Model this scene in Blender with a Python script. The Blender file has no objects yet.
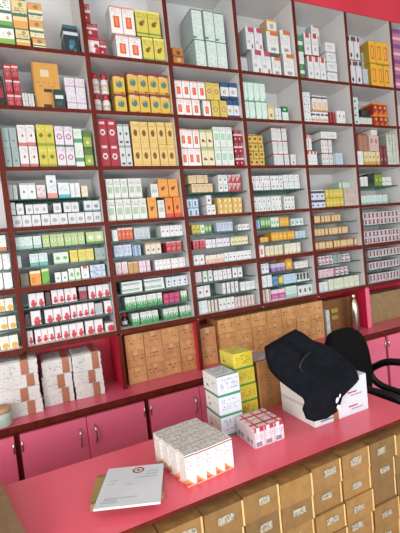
import bpy, bmesh, math, random
from mathutils import Vector, Matrix
random.seed(7)
sc = bpy.context.scene
COL = sc.collection
ZO = 2.52            # heights below are measured from the top shelf board, which is 2.52 m above the floor
W = 0.46             # bay width
TH = 0.020

def lin(h):
    if isinstance(h, tuple): return h
    h = h.lstrip('#')
    c = [int(h[i:i+2], 16)/255 for i in (0, 2, 4)]
    return tuple((x/12.92 if x <= .04045 else ((x+.055)/1.055)**2.4) for x in c) + (1.0,)

# ------------------------------------------------------------------ materials
def new_mat(name):
    m = bpy.data.materials.new(name); m.use_nodes = True
    nt = m.node_tree; b = nt.nodes['Principled BSDF']
    return m, nt, b

def noise_mat(name, c1, c2, scale=8, rough=.5, detail=4, stretch=None, bump=0, metallic=0, spec=.5, coat=0):
    m, nt, b = new_mat(name)
    tc = nt.nodes.new('ShaderNodeTexCoord'); n = nt.nodes.new('ShaderNodeTexNoise')
    n.inputs['Scale'].default_value = scale; n.inputs['Detail'].default_value = detail
    mp = nt.nodes.new('ShaderNodeMapping')
    if stretch: mp.inputs['Scale'].default_value = stretch
    nt.links.new(tc.outputs['Object'], mp.inputs['Vector']); nt.links.new(mp.outputs['Vector'], n.inputs['Vector'])
    cr = nt.nodes.new('ShaderNodeValToRGB')
    cr.color_ramp.elements[0].position = .3; cr.color_ramp.elements[1].position = .7
    cr.color_ramp.elements[0].color = lin(c1); cr.color_ramp.elements[1].color = lin(c2)
    nt.links.new(n.outputs['Fac'], cr.inputs['Fac']); nt.links.new(cr.outputs['Color'], b.inputs['Base Color'])
    b.inputs['Roughness'].default_value = rough; b.inputs['Metallic'].default_value = metallic
    b.inputs['Specular IOR Level'].default_value = spec
    if coat: b.inputs['Coat Weight'].default_value = coat; b.inputs['Coat Roughness'].default_value = .15
    if bump:
        bp = nt.nodes.new('ShaderNodeBump'); bp.inputs['Strength'].default_value = bump; bp.inputs['Distance'].default_value = .004
        nt.links.new(n.outputs['Fac'], bp.inputs['Height']); nt.links.new(bp.outputs['Normal'], b.inputs['Normal'])
    return m

def print_mat(name, rough, scale=60, amount=.12, bump=0):
    # printed card: the print comes from the mesh's colour attribute, with a fine paper mottling over it
    m, nt, b = new_mat(name)
    a = nt.nodes.new('ShaderNodeAttribute'); a.attribute_name = 'Print'
    tc = nt.nodes.new('ShaderNodeTexCoord'); n = nt.nodes.new('ShaderNodeTexNoise')
    n.inputs['Scale'].default_value = scale; n.inputs['Detail'].default_value = 3
    nt.links.new(tc.outputs['Object'], n.inputs['Vector'])
    mr = nt.nodes.new('ShaderNodeMapRange'); mr.inputs['To Min'].default_value = 1-amount; mr.inputs['To Max'].default_value = 1.0
    nt.links.new(n.outputs['Fac'], mr.inputs['Value'])
    mx = nt.nodes.new('ShaderNodeMix'); mx.data_type = 'RGBA'; mx.blend_type = 'MULTIPLY'; mx.inputs['Factor'].default_value = 1
    nt.links.new(a.outputs['Color'], mx.inputs['A']); nt.links.new(mr.outputs['Result'], mx.inputs['B'])
    nt.links.new(mx.outputs['Result'], b.inputs['Base Color']); b.inputs['Roughness'].default_value = rough
    if bump:
        n2 = nt.nodes.new('ShaderNodeTexNoise'); n2.inputs['Scale'].default_value = 25
        nt.links.new(tc.outputs['Object'], n2.inputs['Vector'])
        bp = nt.nodes.new('ShaderNodeBump'); bp.inputs['Strength'].default_value = bump; bp.inputs['Distance'].default_value = .01
        nt.links.new(n2.outputs['Fac'], bp.inputs['Height']); nt.links.new(bp.outputs['Normal'], b.inputs['Normal'])
    return m

M = {}
M['card'] = print_mat('printed_card', .42)
M['paper'] = print_mat('crumpled_paper', .7, 20, .14, .35)
M['kraft'] = print_mat('kraft_card', .75, 34, .5, .35)
M['white_lam'] = noise_mat('white_laminate', '#c4c2c2', '#d0cfce', 3, .4)
M['brown_edge'] = noise_mat('brown_edge_band', '#4b170e', '#621f13', 30, .5, stretch=(1, 1, .2), spec=.15)
M['pink_lam'] = noise_mat('pink_laminate', '#d86480', '#e06d88', 3, .38)
M['pink_back'] = noise_mat('magenta_laminate', '#bd1638', '#c71d40', 3, .45)
M['pink_top'] = noise_mat('pink_worktop_laminate', '#dc566a', '#e25f72', 4, .28)
M['pink_top2'] = noise_mat('dusty_pink_worktop', '#c9526a', '#d45e76', 4, .3)
M['red_board'] = noise_mat('red_fascia', '#bd2438', '#cc3044', 2, .4)
M['chrome'] = noise_mat('chrome', '#b9b9ba', '#d8d8d8', 5, .2, metallic=1)
M['floor'] = noise_mat('floor_tile', '#9a9084', '#b3a99c', 6, .4)
M['wall'] = noise_mat('wall_paint', '#c9c4ba', '#d5d0c6', 3, .8)
M['ceil'] = noise_mat('ceiling_paint', '#d2cfca', '#dcd9d4', 3, .8)
M['black_cloth'] = noise_mat('black_cloth', '#0a0c11', '#11141b', 40, .9, bump=.25, spec=.12)
M['black_plastic'] = noise_mat('black_plastic', '#050506', '#0a0a0c', 20, .45, spec=.3)
M['black_mesh'] = noise_mat('black_upholstery', '#030304', '#070709', 60, .8, spec=.15)
M['steel'] = noise_mat('brushed_steel', '#8f8878', '#c9c2ae', 30, .25, stretch=(8, 8, .3), metallic=1)
M['brown_liquid'] = noise_mat('brown_glass', '#2a0f0a', '#3b160e', 6, .15)
M['red_plastic'] = noise_mat('red_plastic', '#a01722', '#b4222c', 8, .35)
M['tape'] = noise_mat('brown_tape', '#8c5640', '#a0684c', 12, .35)
M['cleartape'] = noise_mat('pale_tape', '#cfa468', '#dcb47a', 12, .3)
M['dulltape'] = noise_mat('dull_tape', '#c08f5c', '#cd9c68', 12, .4)
M['wood'] = noise_mat('brown_board', '#6d4a2b', '#8a6440', 4, .5, stretch=(12, 12, 1))
M['cream_label'] = noise_mat('cream_label', '#b9a596', '#c9b8aa', 60, .5)
M['jar'] = noise_mat('frosted_plastic', '#94a598', '#aab8ab', 6, .3)
M['tan'] = noise_mat('tan_lid', '#a07858', '#b58c68', 6, .5)
def glass_mat():
    m = bpy.data.materials.new('shelf_glass'); m.use_nodes = True; nt = m.node_tree
    nt.nodes.clear(); o = nt.nodes.new('ShaderNodeOutputMaterial'); mx = nt.nodes.new('ShaderNodeMixShader')
    t = nt.nodes.new('ShaderNodeBsdfTransparent'); g = nt.nodes.new('ShaderNodeBsdfGlossy')
    t.inputs['Color'].default_value = (.62, .80, .74, 1); g.inputs['Roughness'].default_value = .05
    mx.inputs[0].default_value = .12
    nt.links.new(t.outputs[0], mx.inputs[1]); nt.links.new(g.outputs[0], mx.inputs[2]); nt.links.new(mx.outputs[0], o.inputs[0])
    return m
M['glass'] = glass_mat()
M['glass_edge'] = noise_mat('green_glass_edge', '#24403a', '#35564e', 20, .2)

# ------------------------------------------------------------------ mesh helpers
def link(o, parent=None):
    COL.objects.link(o)
    if parent: o.parent = parent
    return o
def tag(o, label=None, cat=None, group=None, kind=None):
    if label: o['label'] = label
    if cat: o['category'] = cat
    if group: o['group'] = group
    if kind: o['kind'] = kind
    return o
def empty(name, x, y, z, rz=0):
    o = bpy.data.objects.new(name, None); o.empty_display_size = .05
    o.location = (x, y, z+ZO); o.rotation_euler.z = rz
    return link(o)
def mobj(name, me, parent=None):
    return link(bpy.data.objects.new(name, me), parent)
def mesh_from(name, verts, faces, mats, midx=None, smooth=False):
    me = bpy.data.meshes.new(name); me.from_pydata(verts, [], faces)
    for m in mats: me.materials.append(m)
    if midx: me.polygons.foreach_set('material_index', midx)
    if smooth: me.polygons.foreach_set('use_smooth', [True]*len(me.polygons))
    me.update(); return me
BF = [(0,1,5,4),(1,2,6,5),(2,3,7,6),(3,0,4,7),(4,5,6,7),(3,2,1,0)]   # front(-y) right back left top bottom
def box_vf(x0,x1,y0,y1,z0,z1):
    return [(x0,y0,z0),(x1,y0,z0),(x1,y1,z0),(x0,y1,z0),(x0,y0,z1),(x1,y0,z1),(x1,y1,z1),(x0,y1,z1)], BF
def box(name, x0,x1,y0,y1,z0,z1, mat, parent=None, front=None, bevel=0, world=True):
    """a board; front = material of its front (and ends seen as edge band)"""
    dz = ZO if world else 0
    if bevel:
        bm = bmesh.new(); v, f = box_vf(x0,x1,y0,y1,z0+dz,z1+dz); vs = [bm.verts.new(p) for p in v]
        for q in f: bm.faces.new([vs[i] for i in q])
        bmesh.ops.bevel(bm, geom=bm.edges[:], offset=bevel, segments=2, affect='EDGES')
        me = bpy.data.meshes.new(name); bm.to_mesh(me); bm.free(); me.materials.append(mat)
        if front:
            me.materials.append(front)
            for p in me.polygons:
                if p.normal.y < -.7: p.material_index = 1
    else:
        v, f = box_vf(x0,x1,y0,y1,z0+dz,z1+dz)
        me = mesh_from(name, v, f, [mat]+([front] if front else []), [1,0,0,0,0,0] if front else None)
    return mobj(name, me, parent)
def lathe(name, prof, mat, parent=None, seg=20, loc=(0,0,0), mats=None, idx=None):
    v, f, mi = [], [], []
    for r, z in prof:
        for k in range(seg):
            a = 2*math.pi*k/seg; v.append((loc[0]+r*math.cos(a), loc[1]+r*math.sin(a), loc[2]+z))
    for i in range(len(prof)-1):
        for k in range(seg):
            k2 = (k+1) % seg; f.append((i*seg+k, i*seg+k2, (i+1)*seg+k2, (i+1)*seg+k)); mi.append(idx[i] if idx else 0)
    f.append(tuple(range(seg-1, -1, -1))); f.append(tuple((len(prof)-1)*seg+k for k in range(seg))); mi += [0, mi[-1]]
    return mobj(name, mesh_from(name, v, f, mats or [mat], mi, True), parent)
def tube(name, pts, rad, mat, parent=None, seg=10, closed=False, sub=4):
    P = [Vector(p) for p in pts]; n = len(P); path = []
    for i in range(n if closed else n-1):
        p0 = P[(i-1) % n] if closed or i > 0 else P[0]; p1 = P[i]; p2 = P[(i+1) % n]; p3 = P[(i+2) % n] if closed or i+2 < n else P[-1]
        for k in range(sub):
            t = k/sub
            path.append(.5*((2*p1)+(-p0+p2)*t+(2*p0-5*p1+4*p2-p3)*t*t+(-p0+3*p1-3*p2+p3)*t**3))
    if not closed: path.append(P[-1])
    m = len(path); v, f = [], []; ref = None
    for i, p in enumerate(path):
        t = (path[(i+1) % m]-path[i-1]) if closed or 0 < i < m-1 else (path[1]-path[0] if i == 0 else path[-1]-path[-2])
        t.normalize()
        if ref is None: ref = t.orthogonal().normalized()
        ref = (ref-t*ref.dot(t)).normalized(); q = t.cross(ref)
        for k in range(seg):
            a = 2*math.pi*k/seg; v.append(tuple(p+rad*(math.cos(a)*ref+math.sin(a)*q)))
    for i in range(m if closed else m-1):
        for k in range(seg):
            i2 = (i+1) % m; k2 = (k+1) % seg
            f.append((i*seg+k, i*seg+k2, i2*seg+k2, i2*seg+k))
    if not closed: f.append(tuple(range(seg-1, -1, -1))); f.append(tuple((m-1)*seg+k for k in range(seg)))
    return mobj(name, mesh_from(name, v, f, [mat], None, True), parent)

# ------------------------------------------------------------------ printed faces
def raster(nx, ny, base, ops, seed=1):
    rnd = random.Random(seed)
    g = [[base]*nx for _ in range(ny)]
    asp = ny/nx
    for op in ops:
        k = op[0]
        for j in range(ny):
            for i in range(nx):
                u, v = (i+.5)/nx, (j+.5)/ny
                if k == 'b':
                    if op[1] <= v < op[2]: g[j][i] = op[3]
                elif k == 's':
                    if op[1] <= u < op[2]: g[j][i] = op[3]
                elif k == 'r':
                    if op[1] <= u < op[3] and op[2] <= v < op[4]: g[j][i] = op[5]
                elif k == 'c':
                    if (u-op[1])**2 + ((v-op[2])*op[5] if len(op) > 5 else (v-op[2])*asp)**2 <= op[3]**2: g[j][i] = op[4]
                elif k == 't':   # lines of small print
                    if op[1] <= v < op[2] and .12 < u < .9 and j % 2 == 0 and rnd.random() < op[4]: g[j][i] = op[3]
                elif k == 'd':   # diagonal split
                    if v < op[1]+op[2]*u: g[j][i] = op[3]
                elif k == 'q':   # tongue of colour rising from the foot
                    if v < op[1]*(.35+.65*abs(math.sin(u*9+1))): g[j][i] = op[2]
    return g
def printed_box(name, w, d, h, faces, mat='card', cy=0):
    """origin at the middle of the foot; faces: dict front/left/right/top/back -> grid of colours"""
    V, F, C = [], [], []
    def put(g, o, du, dv):
        ny, nx = len(g), len(g[0]); b = len(V)
        for j in range(ny+1):
            for i in range(nx+1):
                V.append(tuple(o[k]+du[k]*i/nx+dv[k]*j/ny for k in range(3)))
        for j in range(ny):
            for i in range(nx):
                a = b+j*(nx+1)+i; F.append((a, a+1, a+nx+2, a+nx+1)); C.append(lin(g[j][i]))
    x, y = w/2, d/2
    put(faces['front'], (-x,-y,0), (w,0,0), (0,0,h))
    put(faces['right'], (x,-y,0), (0,d,0), (0,0,h))
    put(faces['left'], (-x,y,0), (0,-d,0), (0,0,h))
    put(faces.get('back', [[faces['left'][0][0]]]), (x,y,0), (-w,0,0), (0,0,h))
    put(faces['top'], (-x,-y,h), (w,0,0), (0,d,0))
    put([[faces['left'][0][0]]], (-x,y,0), (w,0,0), (0,-d,0))
    me = bpy.data.meshes.new(name); me.from_pydata(V, [], F)
    at = me.color_attributes.new('Print', 'FLOAT_COLOR', 'CORNER')
    buf = []
    for c in C: buf += list(c)*4
    at.data.foreach_set('color', buf)
    me.materials.append(M[mat])
    bm = bmesh.new(); bm.from_mesh(me); bmesh.ops.remove_doubles(bm, verts=bm.verts, dist=1e-5); bm.to_mesh(me); bm.free()
    me.update(); return me
def column(g, i=0):
    return [[r[i]] for r in g]
M['padpaper'] = noise_mat('pad_paper', '#c2c6cc', '#cfd3d8', 6, .5)
M['rust_ink'] = noise_mat('rust_ink', '#8a4a3c', '#96503f', 9, .6)
M['grey_ink'] = noise_mat('grey_ink', '#8c9098', '#9a9ea6', 9, .6)
M['green_ink'] = noise_mat('green_ink', '#2d4434', '#3a5240', 9, .6)
M['white_ink'] = noise_mat('white_ink', '#c9ccd0', '#d5d8dc', 9, .6)
M['ink'] = noise_mat('dark_ink', '#6a6660', '#857f77', 60, .6)
EXPOSURE = 0.0
# name: (object name with the product guessed, look, category, base colour, print, side colour or None, top colour or None)
Wt, Of = '#d9dcda', '#e6e5dd'
D = {
'herb_white': ('herbal_carton', 'white carton green band', '#dfe2d8', [('b',.38,.5,'#3f6e5c'),('t',.52,.9,'#66756c',.5),('b',0,.16,'#6f9f4a'),('c',.7,.25,.12,'#b79a6a')]),
'herb_green': ('herbal_carton', 'white carton green foot', '#e2e3da', [('b',0,.34,'#79a84c'),('b',.86,1,'#3f6e5c'),('c',.7,.62,.14,'#a98e63'),('t',.4,.8,'#8b958d',.3)]),
'herb_orange': ('herbal_carton', 'orange and cream carton', '#d8c38a', [('b',0,.25,'#cf9a55'),('b',.4,.5,'#476f5b'),('t',.5,.7,'#5b6b60',.6),('c',.6,.8,.14,'#8c8a62'),('b',.93,1,'#4d6f5e')]),
'herb_cream': ('herbal_carton', 'amber and cream carton', '#dccfa8', [('b',.3,.42,'#476f5b'),('b',.55,1,'#c99556'),('c',.55,.75,.18,'#8a7550'),('t',.05,.28,'#6d7a6e',.5)]),
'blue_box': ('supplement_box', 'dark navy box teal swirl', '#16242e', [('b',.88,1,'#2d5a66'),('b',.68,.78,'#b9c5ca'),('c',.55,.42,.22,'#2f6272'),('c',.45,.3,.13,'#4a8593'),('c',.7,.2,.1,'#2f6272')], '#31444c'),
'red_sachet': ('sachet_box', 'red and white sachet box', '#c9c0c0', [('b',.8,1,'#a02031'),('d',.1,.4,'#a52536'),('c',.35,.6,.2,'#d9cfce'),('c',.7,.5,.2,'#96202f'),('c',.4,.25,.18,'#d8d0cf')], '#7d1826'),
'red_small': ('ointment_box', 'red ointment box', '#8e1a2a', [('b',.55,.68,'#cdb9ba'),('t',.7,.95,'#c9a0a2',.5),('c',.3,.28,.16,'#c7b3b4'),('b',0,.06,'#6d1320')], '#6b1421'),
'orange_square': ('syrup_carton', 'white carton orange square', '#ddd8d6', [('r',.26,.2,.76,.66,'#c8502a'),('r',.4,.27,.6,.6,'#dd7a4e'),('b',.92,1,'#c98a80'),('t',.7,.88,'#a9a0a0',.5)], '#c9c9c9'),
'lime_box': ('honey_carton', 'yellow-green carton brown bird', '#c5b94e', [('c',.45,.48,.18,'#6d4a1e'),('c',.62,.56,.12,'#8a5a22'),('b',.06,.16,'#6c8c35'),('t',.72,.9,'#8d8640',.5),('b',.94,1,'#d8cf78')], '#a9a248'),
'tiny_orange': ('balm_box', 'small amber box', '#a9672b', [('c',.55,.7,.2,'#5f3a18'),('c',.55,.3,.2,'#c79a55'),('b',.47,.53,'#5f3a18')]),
'mint_tall': ('protein_carton', 'tall pale mint carton', '#c3d0cc', [('s',0,.07,'#5f867b'),('b',.95,1,'#3d6e62'),('t',.5,.9,'#a7b6b1',.35),('t',.05,.4,'#9db0aa',.35),('r',.1,.04,.35,.09,'#4a7568')], '#a0ada9', '#7d9a91'),  # dark left stripe paints in the shaded seam between cartons
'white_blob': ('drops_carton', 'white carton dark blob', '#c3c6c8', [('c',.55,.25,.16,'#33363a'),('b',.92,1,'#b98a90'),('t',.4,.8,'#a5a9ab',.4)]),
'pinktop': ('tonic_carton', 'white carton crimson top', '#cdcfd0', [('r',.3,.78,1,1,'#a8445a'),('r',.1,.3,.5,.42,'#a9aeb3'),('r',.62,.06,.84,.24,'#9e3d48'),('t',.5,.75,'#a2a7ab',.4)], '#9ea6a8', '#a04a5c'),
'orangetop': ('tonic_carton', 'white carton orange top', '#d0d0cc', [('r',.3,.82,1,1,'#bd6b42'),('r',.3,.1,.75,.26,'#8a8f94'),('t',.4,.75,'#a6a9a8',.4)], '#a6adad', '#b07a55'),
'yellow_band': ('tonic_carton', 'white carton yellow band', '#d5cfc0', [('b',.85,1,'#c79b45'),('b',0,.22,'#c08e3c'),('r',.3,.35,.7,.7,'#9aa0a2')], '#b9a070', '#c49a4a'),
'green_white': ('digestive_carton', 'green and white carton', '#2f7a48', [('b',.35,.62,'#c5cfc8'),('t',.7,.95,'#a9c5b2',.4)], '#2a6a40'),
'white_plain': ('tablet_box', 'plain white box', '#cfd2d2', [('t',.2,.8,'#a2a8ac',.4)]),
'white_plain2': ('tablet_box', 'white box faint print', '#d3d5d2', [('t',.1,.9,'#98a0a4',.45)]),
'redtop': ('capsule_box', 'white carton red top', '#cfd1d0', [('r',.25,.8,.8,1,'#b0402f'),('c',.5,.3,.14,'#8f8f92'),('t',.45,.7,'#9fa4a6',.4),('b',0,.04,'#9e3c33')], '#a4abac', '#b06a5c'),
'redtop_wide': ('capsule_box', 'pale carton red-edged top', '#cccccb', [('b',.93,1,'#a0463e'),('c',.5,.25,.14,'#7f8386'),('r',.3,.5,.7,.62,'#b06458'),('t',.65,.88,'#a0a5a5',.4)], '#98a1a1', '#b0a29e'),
'flat_white': ('strip_box', 'flat white strip box', '#d0d2d2', [('t',.3,.8,'#8f979c',.5),('b',0,.08,'#8b9094')]),
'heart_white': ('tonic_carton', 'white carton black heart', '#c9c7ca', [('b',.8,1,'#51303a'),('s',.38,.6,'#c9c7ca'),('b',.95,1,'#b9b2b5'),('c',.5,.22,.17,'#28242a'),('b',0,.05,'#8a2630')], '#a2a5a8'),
'grey_box': ('tablet_box', 'pale grey box', '#b5bcc0', [('t',.3,.9,'#8f989e',.4),('b',.1,.2,'#8f9ba2')]),
'mint_small': ('tablet_box', 'grey-green box', '#9cad9e', [('t',.3,.9,'#6f8476',.4)]),
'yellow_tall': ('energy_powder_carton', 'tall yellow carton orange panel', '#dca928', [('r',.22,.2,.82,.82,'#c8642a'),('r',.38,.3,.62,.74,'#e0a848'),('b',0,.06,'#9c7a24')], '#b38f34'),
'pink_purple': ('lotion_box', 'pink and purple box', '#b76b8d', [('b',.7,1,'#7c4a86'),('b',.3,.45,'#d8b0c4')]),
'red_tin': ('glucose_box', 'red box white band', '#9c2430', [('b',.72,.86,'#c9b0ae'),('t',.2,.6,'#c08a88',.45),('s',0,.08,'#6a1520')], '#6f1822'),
'black_tin': ('nutrition_pack', 'black and red pack', '#1f1415', [('r',.1,.3,.9,.62,'#8f1b24'),('t',.65,.9,'#7f2a2c',.4)]),
'grid_white': ('soap_box', 'small white box grey print', '#bfc0bd', [('s',.46,.54,'#8d8f8e'),('t',.3,.8,'#8f9290',.5)]),
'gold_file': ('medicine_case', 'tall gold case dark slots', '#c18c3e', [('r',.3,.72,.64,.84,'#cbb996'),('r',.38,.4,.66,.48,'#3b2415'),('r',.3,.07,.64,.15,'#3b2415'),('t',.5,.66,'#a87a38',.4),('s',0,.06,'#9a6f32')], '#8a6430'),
'black_pack': ('small_medicine_pack', 'dark teal pack white lettering', '#15302e', [('r',.1,.55,.9,.7,'#c0c9c6'),('r',.3,.2,.7,.4,'#2c4f4c')]),
'lilac_print': ('injection_box', 'white box lilac print', '#cbc7cd', [('b',.45,.55,'#b79aa9'),('t',.6,.92,'#a78e9e',.5),('t',.1,.4,'#b1a5b0',.4)]),
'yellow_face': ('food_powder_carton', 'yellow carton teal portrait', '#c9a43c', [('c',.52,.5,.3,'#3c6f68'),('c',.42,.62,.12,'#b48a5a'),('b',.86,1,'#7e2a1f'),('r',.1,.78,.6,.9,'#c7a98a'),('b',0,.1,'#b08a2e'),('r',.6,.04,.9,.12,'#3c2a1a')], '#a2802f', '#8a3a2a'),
'beige_circle': ('hair_oil_carton', 'mustard carton red ring', '#c4ae55', [('c',.5,.5,.3,'#a4502d'),('c',.5,.5,.18,'#c9b87a'),('t',.8,.95,'#8d8040',.4)]),
'blue_white': ('hair_oil_carton', 'white carton navy bands', '#c7ccd2', [('b',.72,1,'#27496f'),('b',0,.18,'#233f60'),('c',.45,.42,.2,'#b5563a'),('c',.45,.42,.1,'#d5c9c3')]),
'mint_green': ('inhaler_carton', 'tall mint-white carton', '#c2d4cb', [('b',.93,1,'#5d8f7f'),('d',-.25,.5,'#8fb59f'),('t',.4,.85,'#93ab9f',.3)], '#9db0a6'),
'cream_dot': ('inhaler_carton', 'cream carton brown dot', '#cfc3a0', [('c',.5,.35,.2,'#8d6a38'),('b',.8,1,'#bda97c')]),
'white_mark': ('eye_drop_box', 'white box grey mark', '#cdd0cf', [('c',.5,.4,.17,'#6c7276'),('t',.6,.9,'#9fa5a8',.4)]),
'white_mark2': ('eye_drop_box', 'white box dark corner mark', '#d2d2d0', [('r',.55,.5,.8,.72,'#4b5054'),('t',.15,.4,'#a59c9c',.4)]),
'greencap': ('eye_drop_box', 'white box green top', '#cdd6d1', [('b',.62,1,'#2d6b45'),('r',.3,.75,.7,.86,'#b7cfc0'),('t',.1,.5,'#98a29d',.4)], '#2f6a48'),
'black_text_wide': ('injection_tray_box', 'wide white box black lettering', '#cfd0d2', [('b',.66,.84,'#3d4452'),('s',.2,.24,'#cfd0d2'),('s',.5,.54,'#cfd0d2'),('s',.78,.82,'#cfd0d2'),('b',.2,.36,'#c7986a'),('t',.4,.6,'#8f959b',.4)]),
'orange_stripe': ('injection_tray_box', 'white box peach stripes', '#cdccca', [('b',.82,.93,'#3f4650'),('r',.25,.15,.75,.6,'#d3a87c'),('b',0,.12,'#c48e58')]),
'dark_red': ('iron_tonic_box', 'dark red box', '#7c1420', [('s',.4,.6,'#a5565a'),('t',.2,.9,'#a03a40',.3)]),
'teal_mark': ('antacid_box', 'white box teal mark', '#c3cccb', [('r',.2,.3,.6,.6,'#4f7d80'),('t',.65,.9,'#7f9294',.4)]),
'black_white': ('cough_pack', 'black and white pack', '#c6cbc5', [('b',0,.22,'#3a2628'),('t',.3,.9,'#6f7571',.4),('b',.88,1,'#22262a')]),
'black_small': ('cough_pack', 'black pack', '#1e2324', [('t',.3,.8,'#5a6a62',.3)]),
'black_small2': ('cough_pack', 'black box green corner', '#15191a', [('d',-.1,.4,'#2f5636'),('t',.6,.9,'#3f4a48',.3)]),
'fire_box': ('pain_relief_carton', 'red and orange carton', '#8f2218', [('d',.0,.42,'#c8661f'),('c',.6,.6,.2,'#d9a43a'),('b',.86,1,'#cf7a28')]),
'teal_grey': ('glove_box', 'grey-teal box', '#8c9c9a', [('t',.2,.9,'#748886',.5),('c',.5,.35,.16,'#5f6c6b')]),
'rose_white': ('bandage_box', 'white box rose foot', '#ccc8c6', [('b',0,.18,'#b0686a'),('c',.55,.5,.15,'#9c4f54'),('t',.65,.9,'#a79f9f',.4)]),
'yellow_green': ('balm_carton', 'yellow and green carton', '#c9b04a', [('b',0,.12,'#b98d30'),('b',.2,.4,'#bac7a6'),('c',.5,.3,.15,'#4f7a48'),('t',.6,.9,'#8d7a30',.4)]),
'magenta_white': ('balm_carton', 'white carton magenta ring', '#cbc4cb', [('c',.5,.5,.3,'#98376f'),('c',.5,.5,.19,'#cfc5cd'),('b',0,.1,'#5b6a58'),('t',.75,.95,'#a58fa1',.4)]),
'green_label': ('balm_carton', 'white carton green label', '#c5cfc6', [('b',.3,.5,'#4f8a62'),('t',.6,.9,'#8fa295',.4)]),
'green_yellow': ('balm_carton', 'lime carton dark green', '#8a9a3e', [('b',.65,1,'#4d6a2a'),('c',.5,.35,.2,'#c5c486'),('b',0,.1,'#37501f')]),
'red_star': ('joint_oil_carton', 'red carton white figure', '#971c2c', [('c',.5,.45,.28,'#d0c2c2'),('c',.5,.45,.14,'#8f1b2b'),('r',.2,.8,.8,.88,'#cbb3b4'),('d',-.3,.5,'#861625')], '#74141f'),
'grey_black': ('joint_oil_carton', 'white carton black figure', '#bcbfc0', [('c',.5,.55,.22,'#2b2f31'),('r',.2,.1,.8,.2,'#4a4e50'),('b',.9,1,'#8c9092')]),
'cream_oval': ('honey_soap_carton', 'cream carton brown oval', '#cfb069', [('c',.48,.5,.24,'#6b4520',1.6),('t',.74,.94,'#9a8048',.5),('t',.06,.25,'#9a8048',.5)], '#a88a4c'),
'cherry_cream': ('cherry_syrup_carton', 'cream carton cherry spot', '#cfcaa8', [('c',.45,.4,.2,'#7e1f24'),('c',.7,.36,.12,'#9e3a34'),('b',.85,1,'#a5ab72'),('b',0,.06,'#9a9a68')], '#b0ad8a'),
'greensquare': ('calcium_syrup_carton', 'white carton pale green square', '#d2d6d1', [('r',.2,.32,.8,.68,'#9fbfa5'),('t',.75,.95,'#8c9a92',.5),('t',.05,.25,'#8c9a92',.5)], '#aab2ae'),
'yellow_dots': ('lozenge_box', 'yellow box brown dots', '#bfa045', [('c',.5,.5,.24,'#59371b'),('b',.9,1,'#8f7430')]),
'grey_white_red': ('saline_carton', 'deep grey-white carton red edge', '#c9caca', [('s',0,.1,'#8f8484'),('b',.92,1,'#a5443c'),('r',.2,.15,.8,.5,'#bcc0c1'),('t',.55,.85,'#8f9597',.45)], '#8f9698', '#a9a2a0'),  # left stripe is gap shade painted on the front, not print
'bluish': ('eye_wash_box', 'pale blue box', '#aebfcb', [('t',.2,.9,'#7e95a5',.45),('b',0,.1,'#7f96a6')]),
'cream_yellow': ('tonic_bottle_box', 'cream box amber foot', '#cdbb8f', [('b',0,.3,'#b59a4c'),('c',.5,.6,.17,'#6d5a38')]),
'pink_brown': ('tonic_bottle_box', 'brownish pink carton', '#a4715f', [('t',.2,.9,'#8a5a4c',.5),('b',.9,1,'#7e4a3c')]),
'pale_pink': ('tonic_bottle_box', 'pale pink carton', '#c4a69b', [('r',.3,.5,.7,.8,'#8e6e66'),('t',.1,.4,'#a88a80',.4)]),
'white_cube': ('dropper_box', 'small white cube', '#cfcdc6', [('t',.3,.7,'#a5a39d',.4)]),
'maroon': ('iron_tonic_box', 'maroon carton', '#6a2630', [('c',.5,.3,.2,'#a58088'),('t',.5,.9,'#8f5560',.4)]),
'grey_green_white': ('strip_box', 'white box grey-green print', '#bfc2b8', [('t',.2,.8,'#8a9285',.5),('s',0,.08,'#8d9488')]),
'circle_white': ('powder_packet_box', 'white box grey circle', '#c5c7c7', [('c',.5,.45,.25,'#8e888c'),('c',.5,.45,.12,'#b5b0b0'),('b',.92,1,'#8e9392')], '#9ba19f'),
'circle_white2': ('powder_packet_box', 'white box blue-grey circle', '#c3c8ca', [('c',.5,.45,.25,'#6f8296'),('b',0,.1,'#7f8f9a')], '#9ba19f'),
'grey_pack': ('gauze_pack', 'grey wrapped pack', '#a7acac', [('t',.2,.9,'#8b9292',.5)]),
'dots_white': ('gauze_pack', 'white pack two dots', '#cdd0cf', [('c',.5,.45,.16,'#6a7072'),('b',.88,1,'#9aa3a3')]),
'pink_print': ('cream_tube_box', 'white box pink print', '#cfc5c6', [('t',.15,.85,'#b0686f',.6),('b',0,.12,'#b98488')]),
'pinkbottom': ('cream_tube_box', 'white carton coral foot', '#cdcfd2', [('b',0,.2,'#cf8278'),('c',.5,.72,.12,'#5d6468'),('t',.3,.6,'#9aa1a5',.4)]),
'bluebottom': ('cream_tube_box', 'white carton turquoise foot', '#c9d2d6', [('b',0,.22,'#4aa0b8'),('t',.4,.85,'#8fa0a8',.4)]),
'creamy': ('cream_tube_box', 'cream box', '#d0c5a8', [('t',.3,.8,'#a58f68',.4)]),
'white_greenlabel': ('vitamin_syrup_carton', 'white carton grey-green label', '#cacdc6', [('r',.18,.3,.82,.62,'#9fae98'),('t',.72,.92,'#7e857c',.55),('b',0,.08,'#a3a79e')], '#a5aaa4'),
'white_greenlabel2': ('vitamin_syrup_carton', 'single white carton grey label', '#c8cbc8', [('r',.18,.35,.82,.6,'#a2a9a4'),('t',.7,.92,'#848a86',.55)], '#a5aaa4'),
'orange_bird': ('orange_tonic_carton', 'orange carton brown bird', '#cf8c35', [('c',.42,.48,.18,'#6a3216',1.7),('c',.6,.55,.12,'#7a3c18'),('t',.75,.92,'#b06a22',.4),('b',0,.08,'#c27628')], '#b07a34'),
'orange_red': ('orange_tonic_carton', 'orange carton red foot', '#d1762a', [('c',.45,.5,.18,'#6a2614',1.7),('b',0,.22,'#bb3d22'),('t',.75,.92,'#a8581e',.4)], '#a8642a'),
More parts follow.
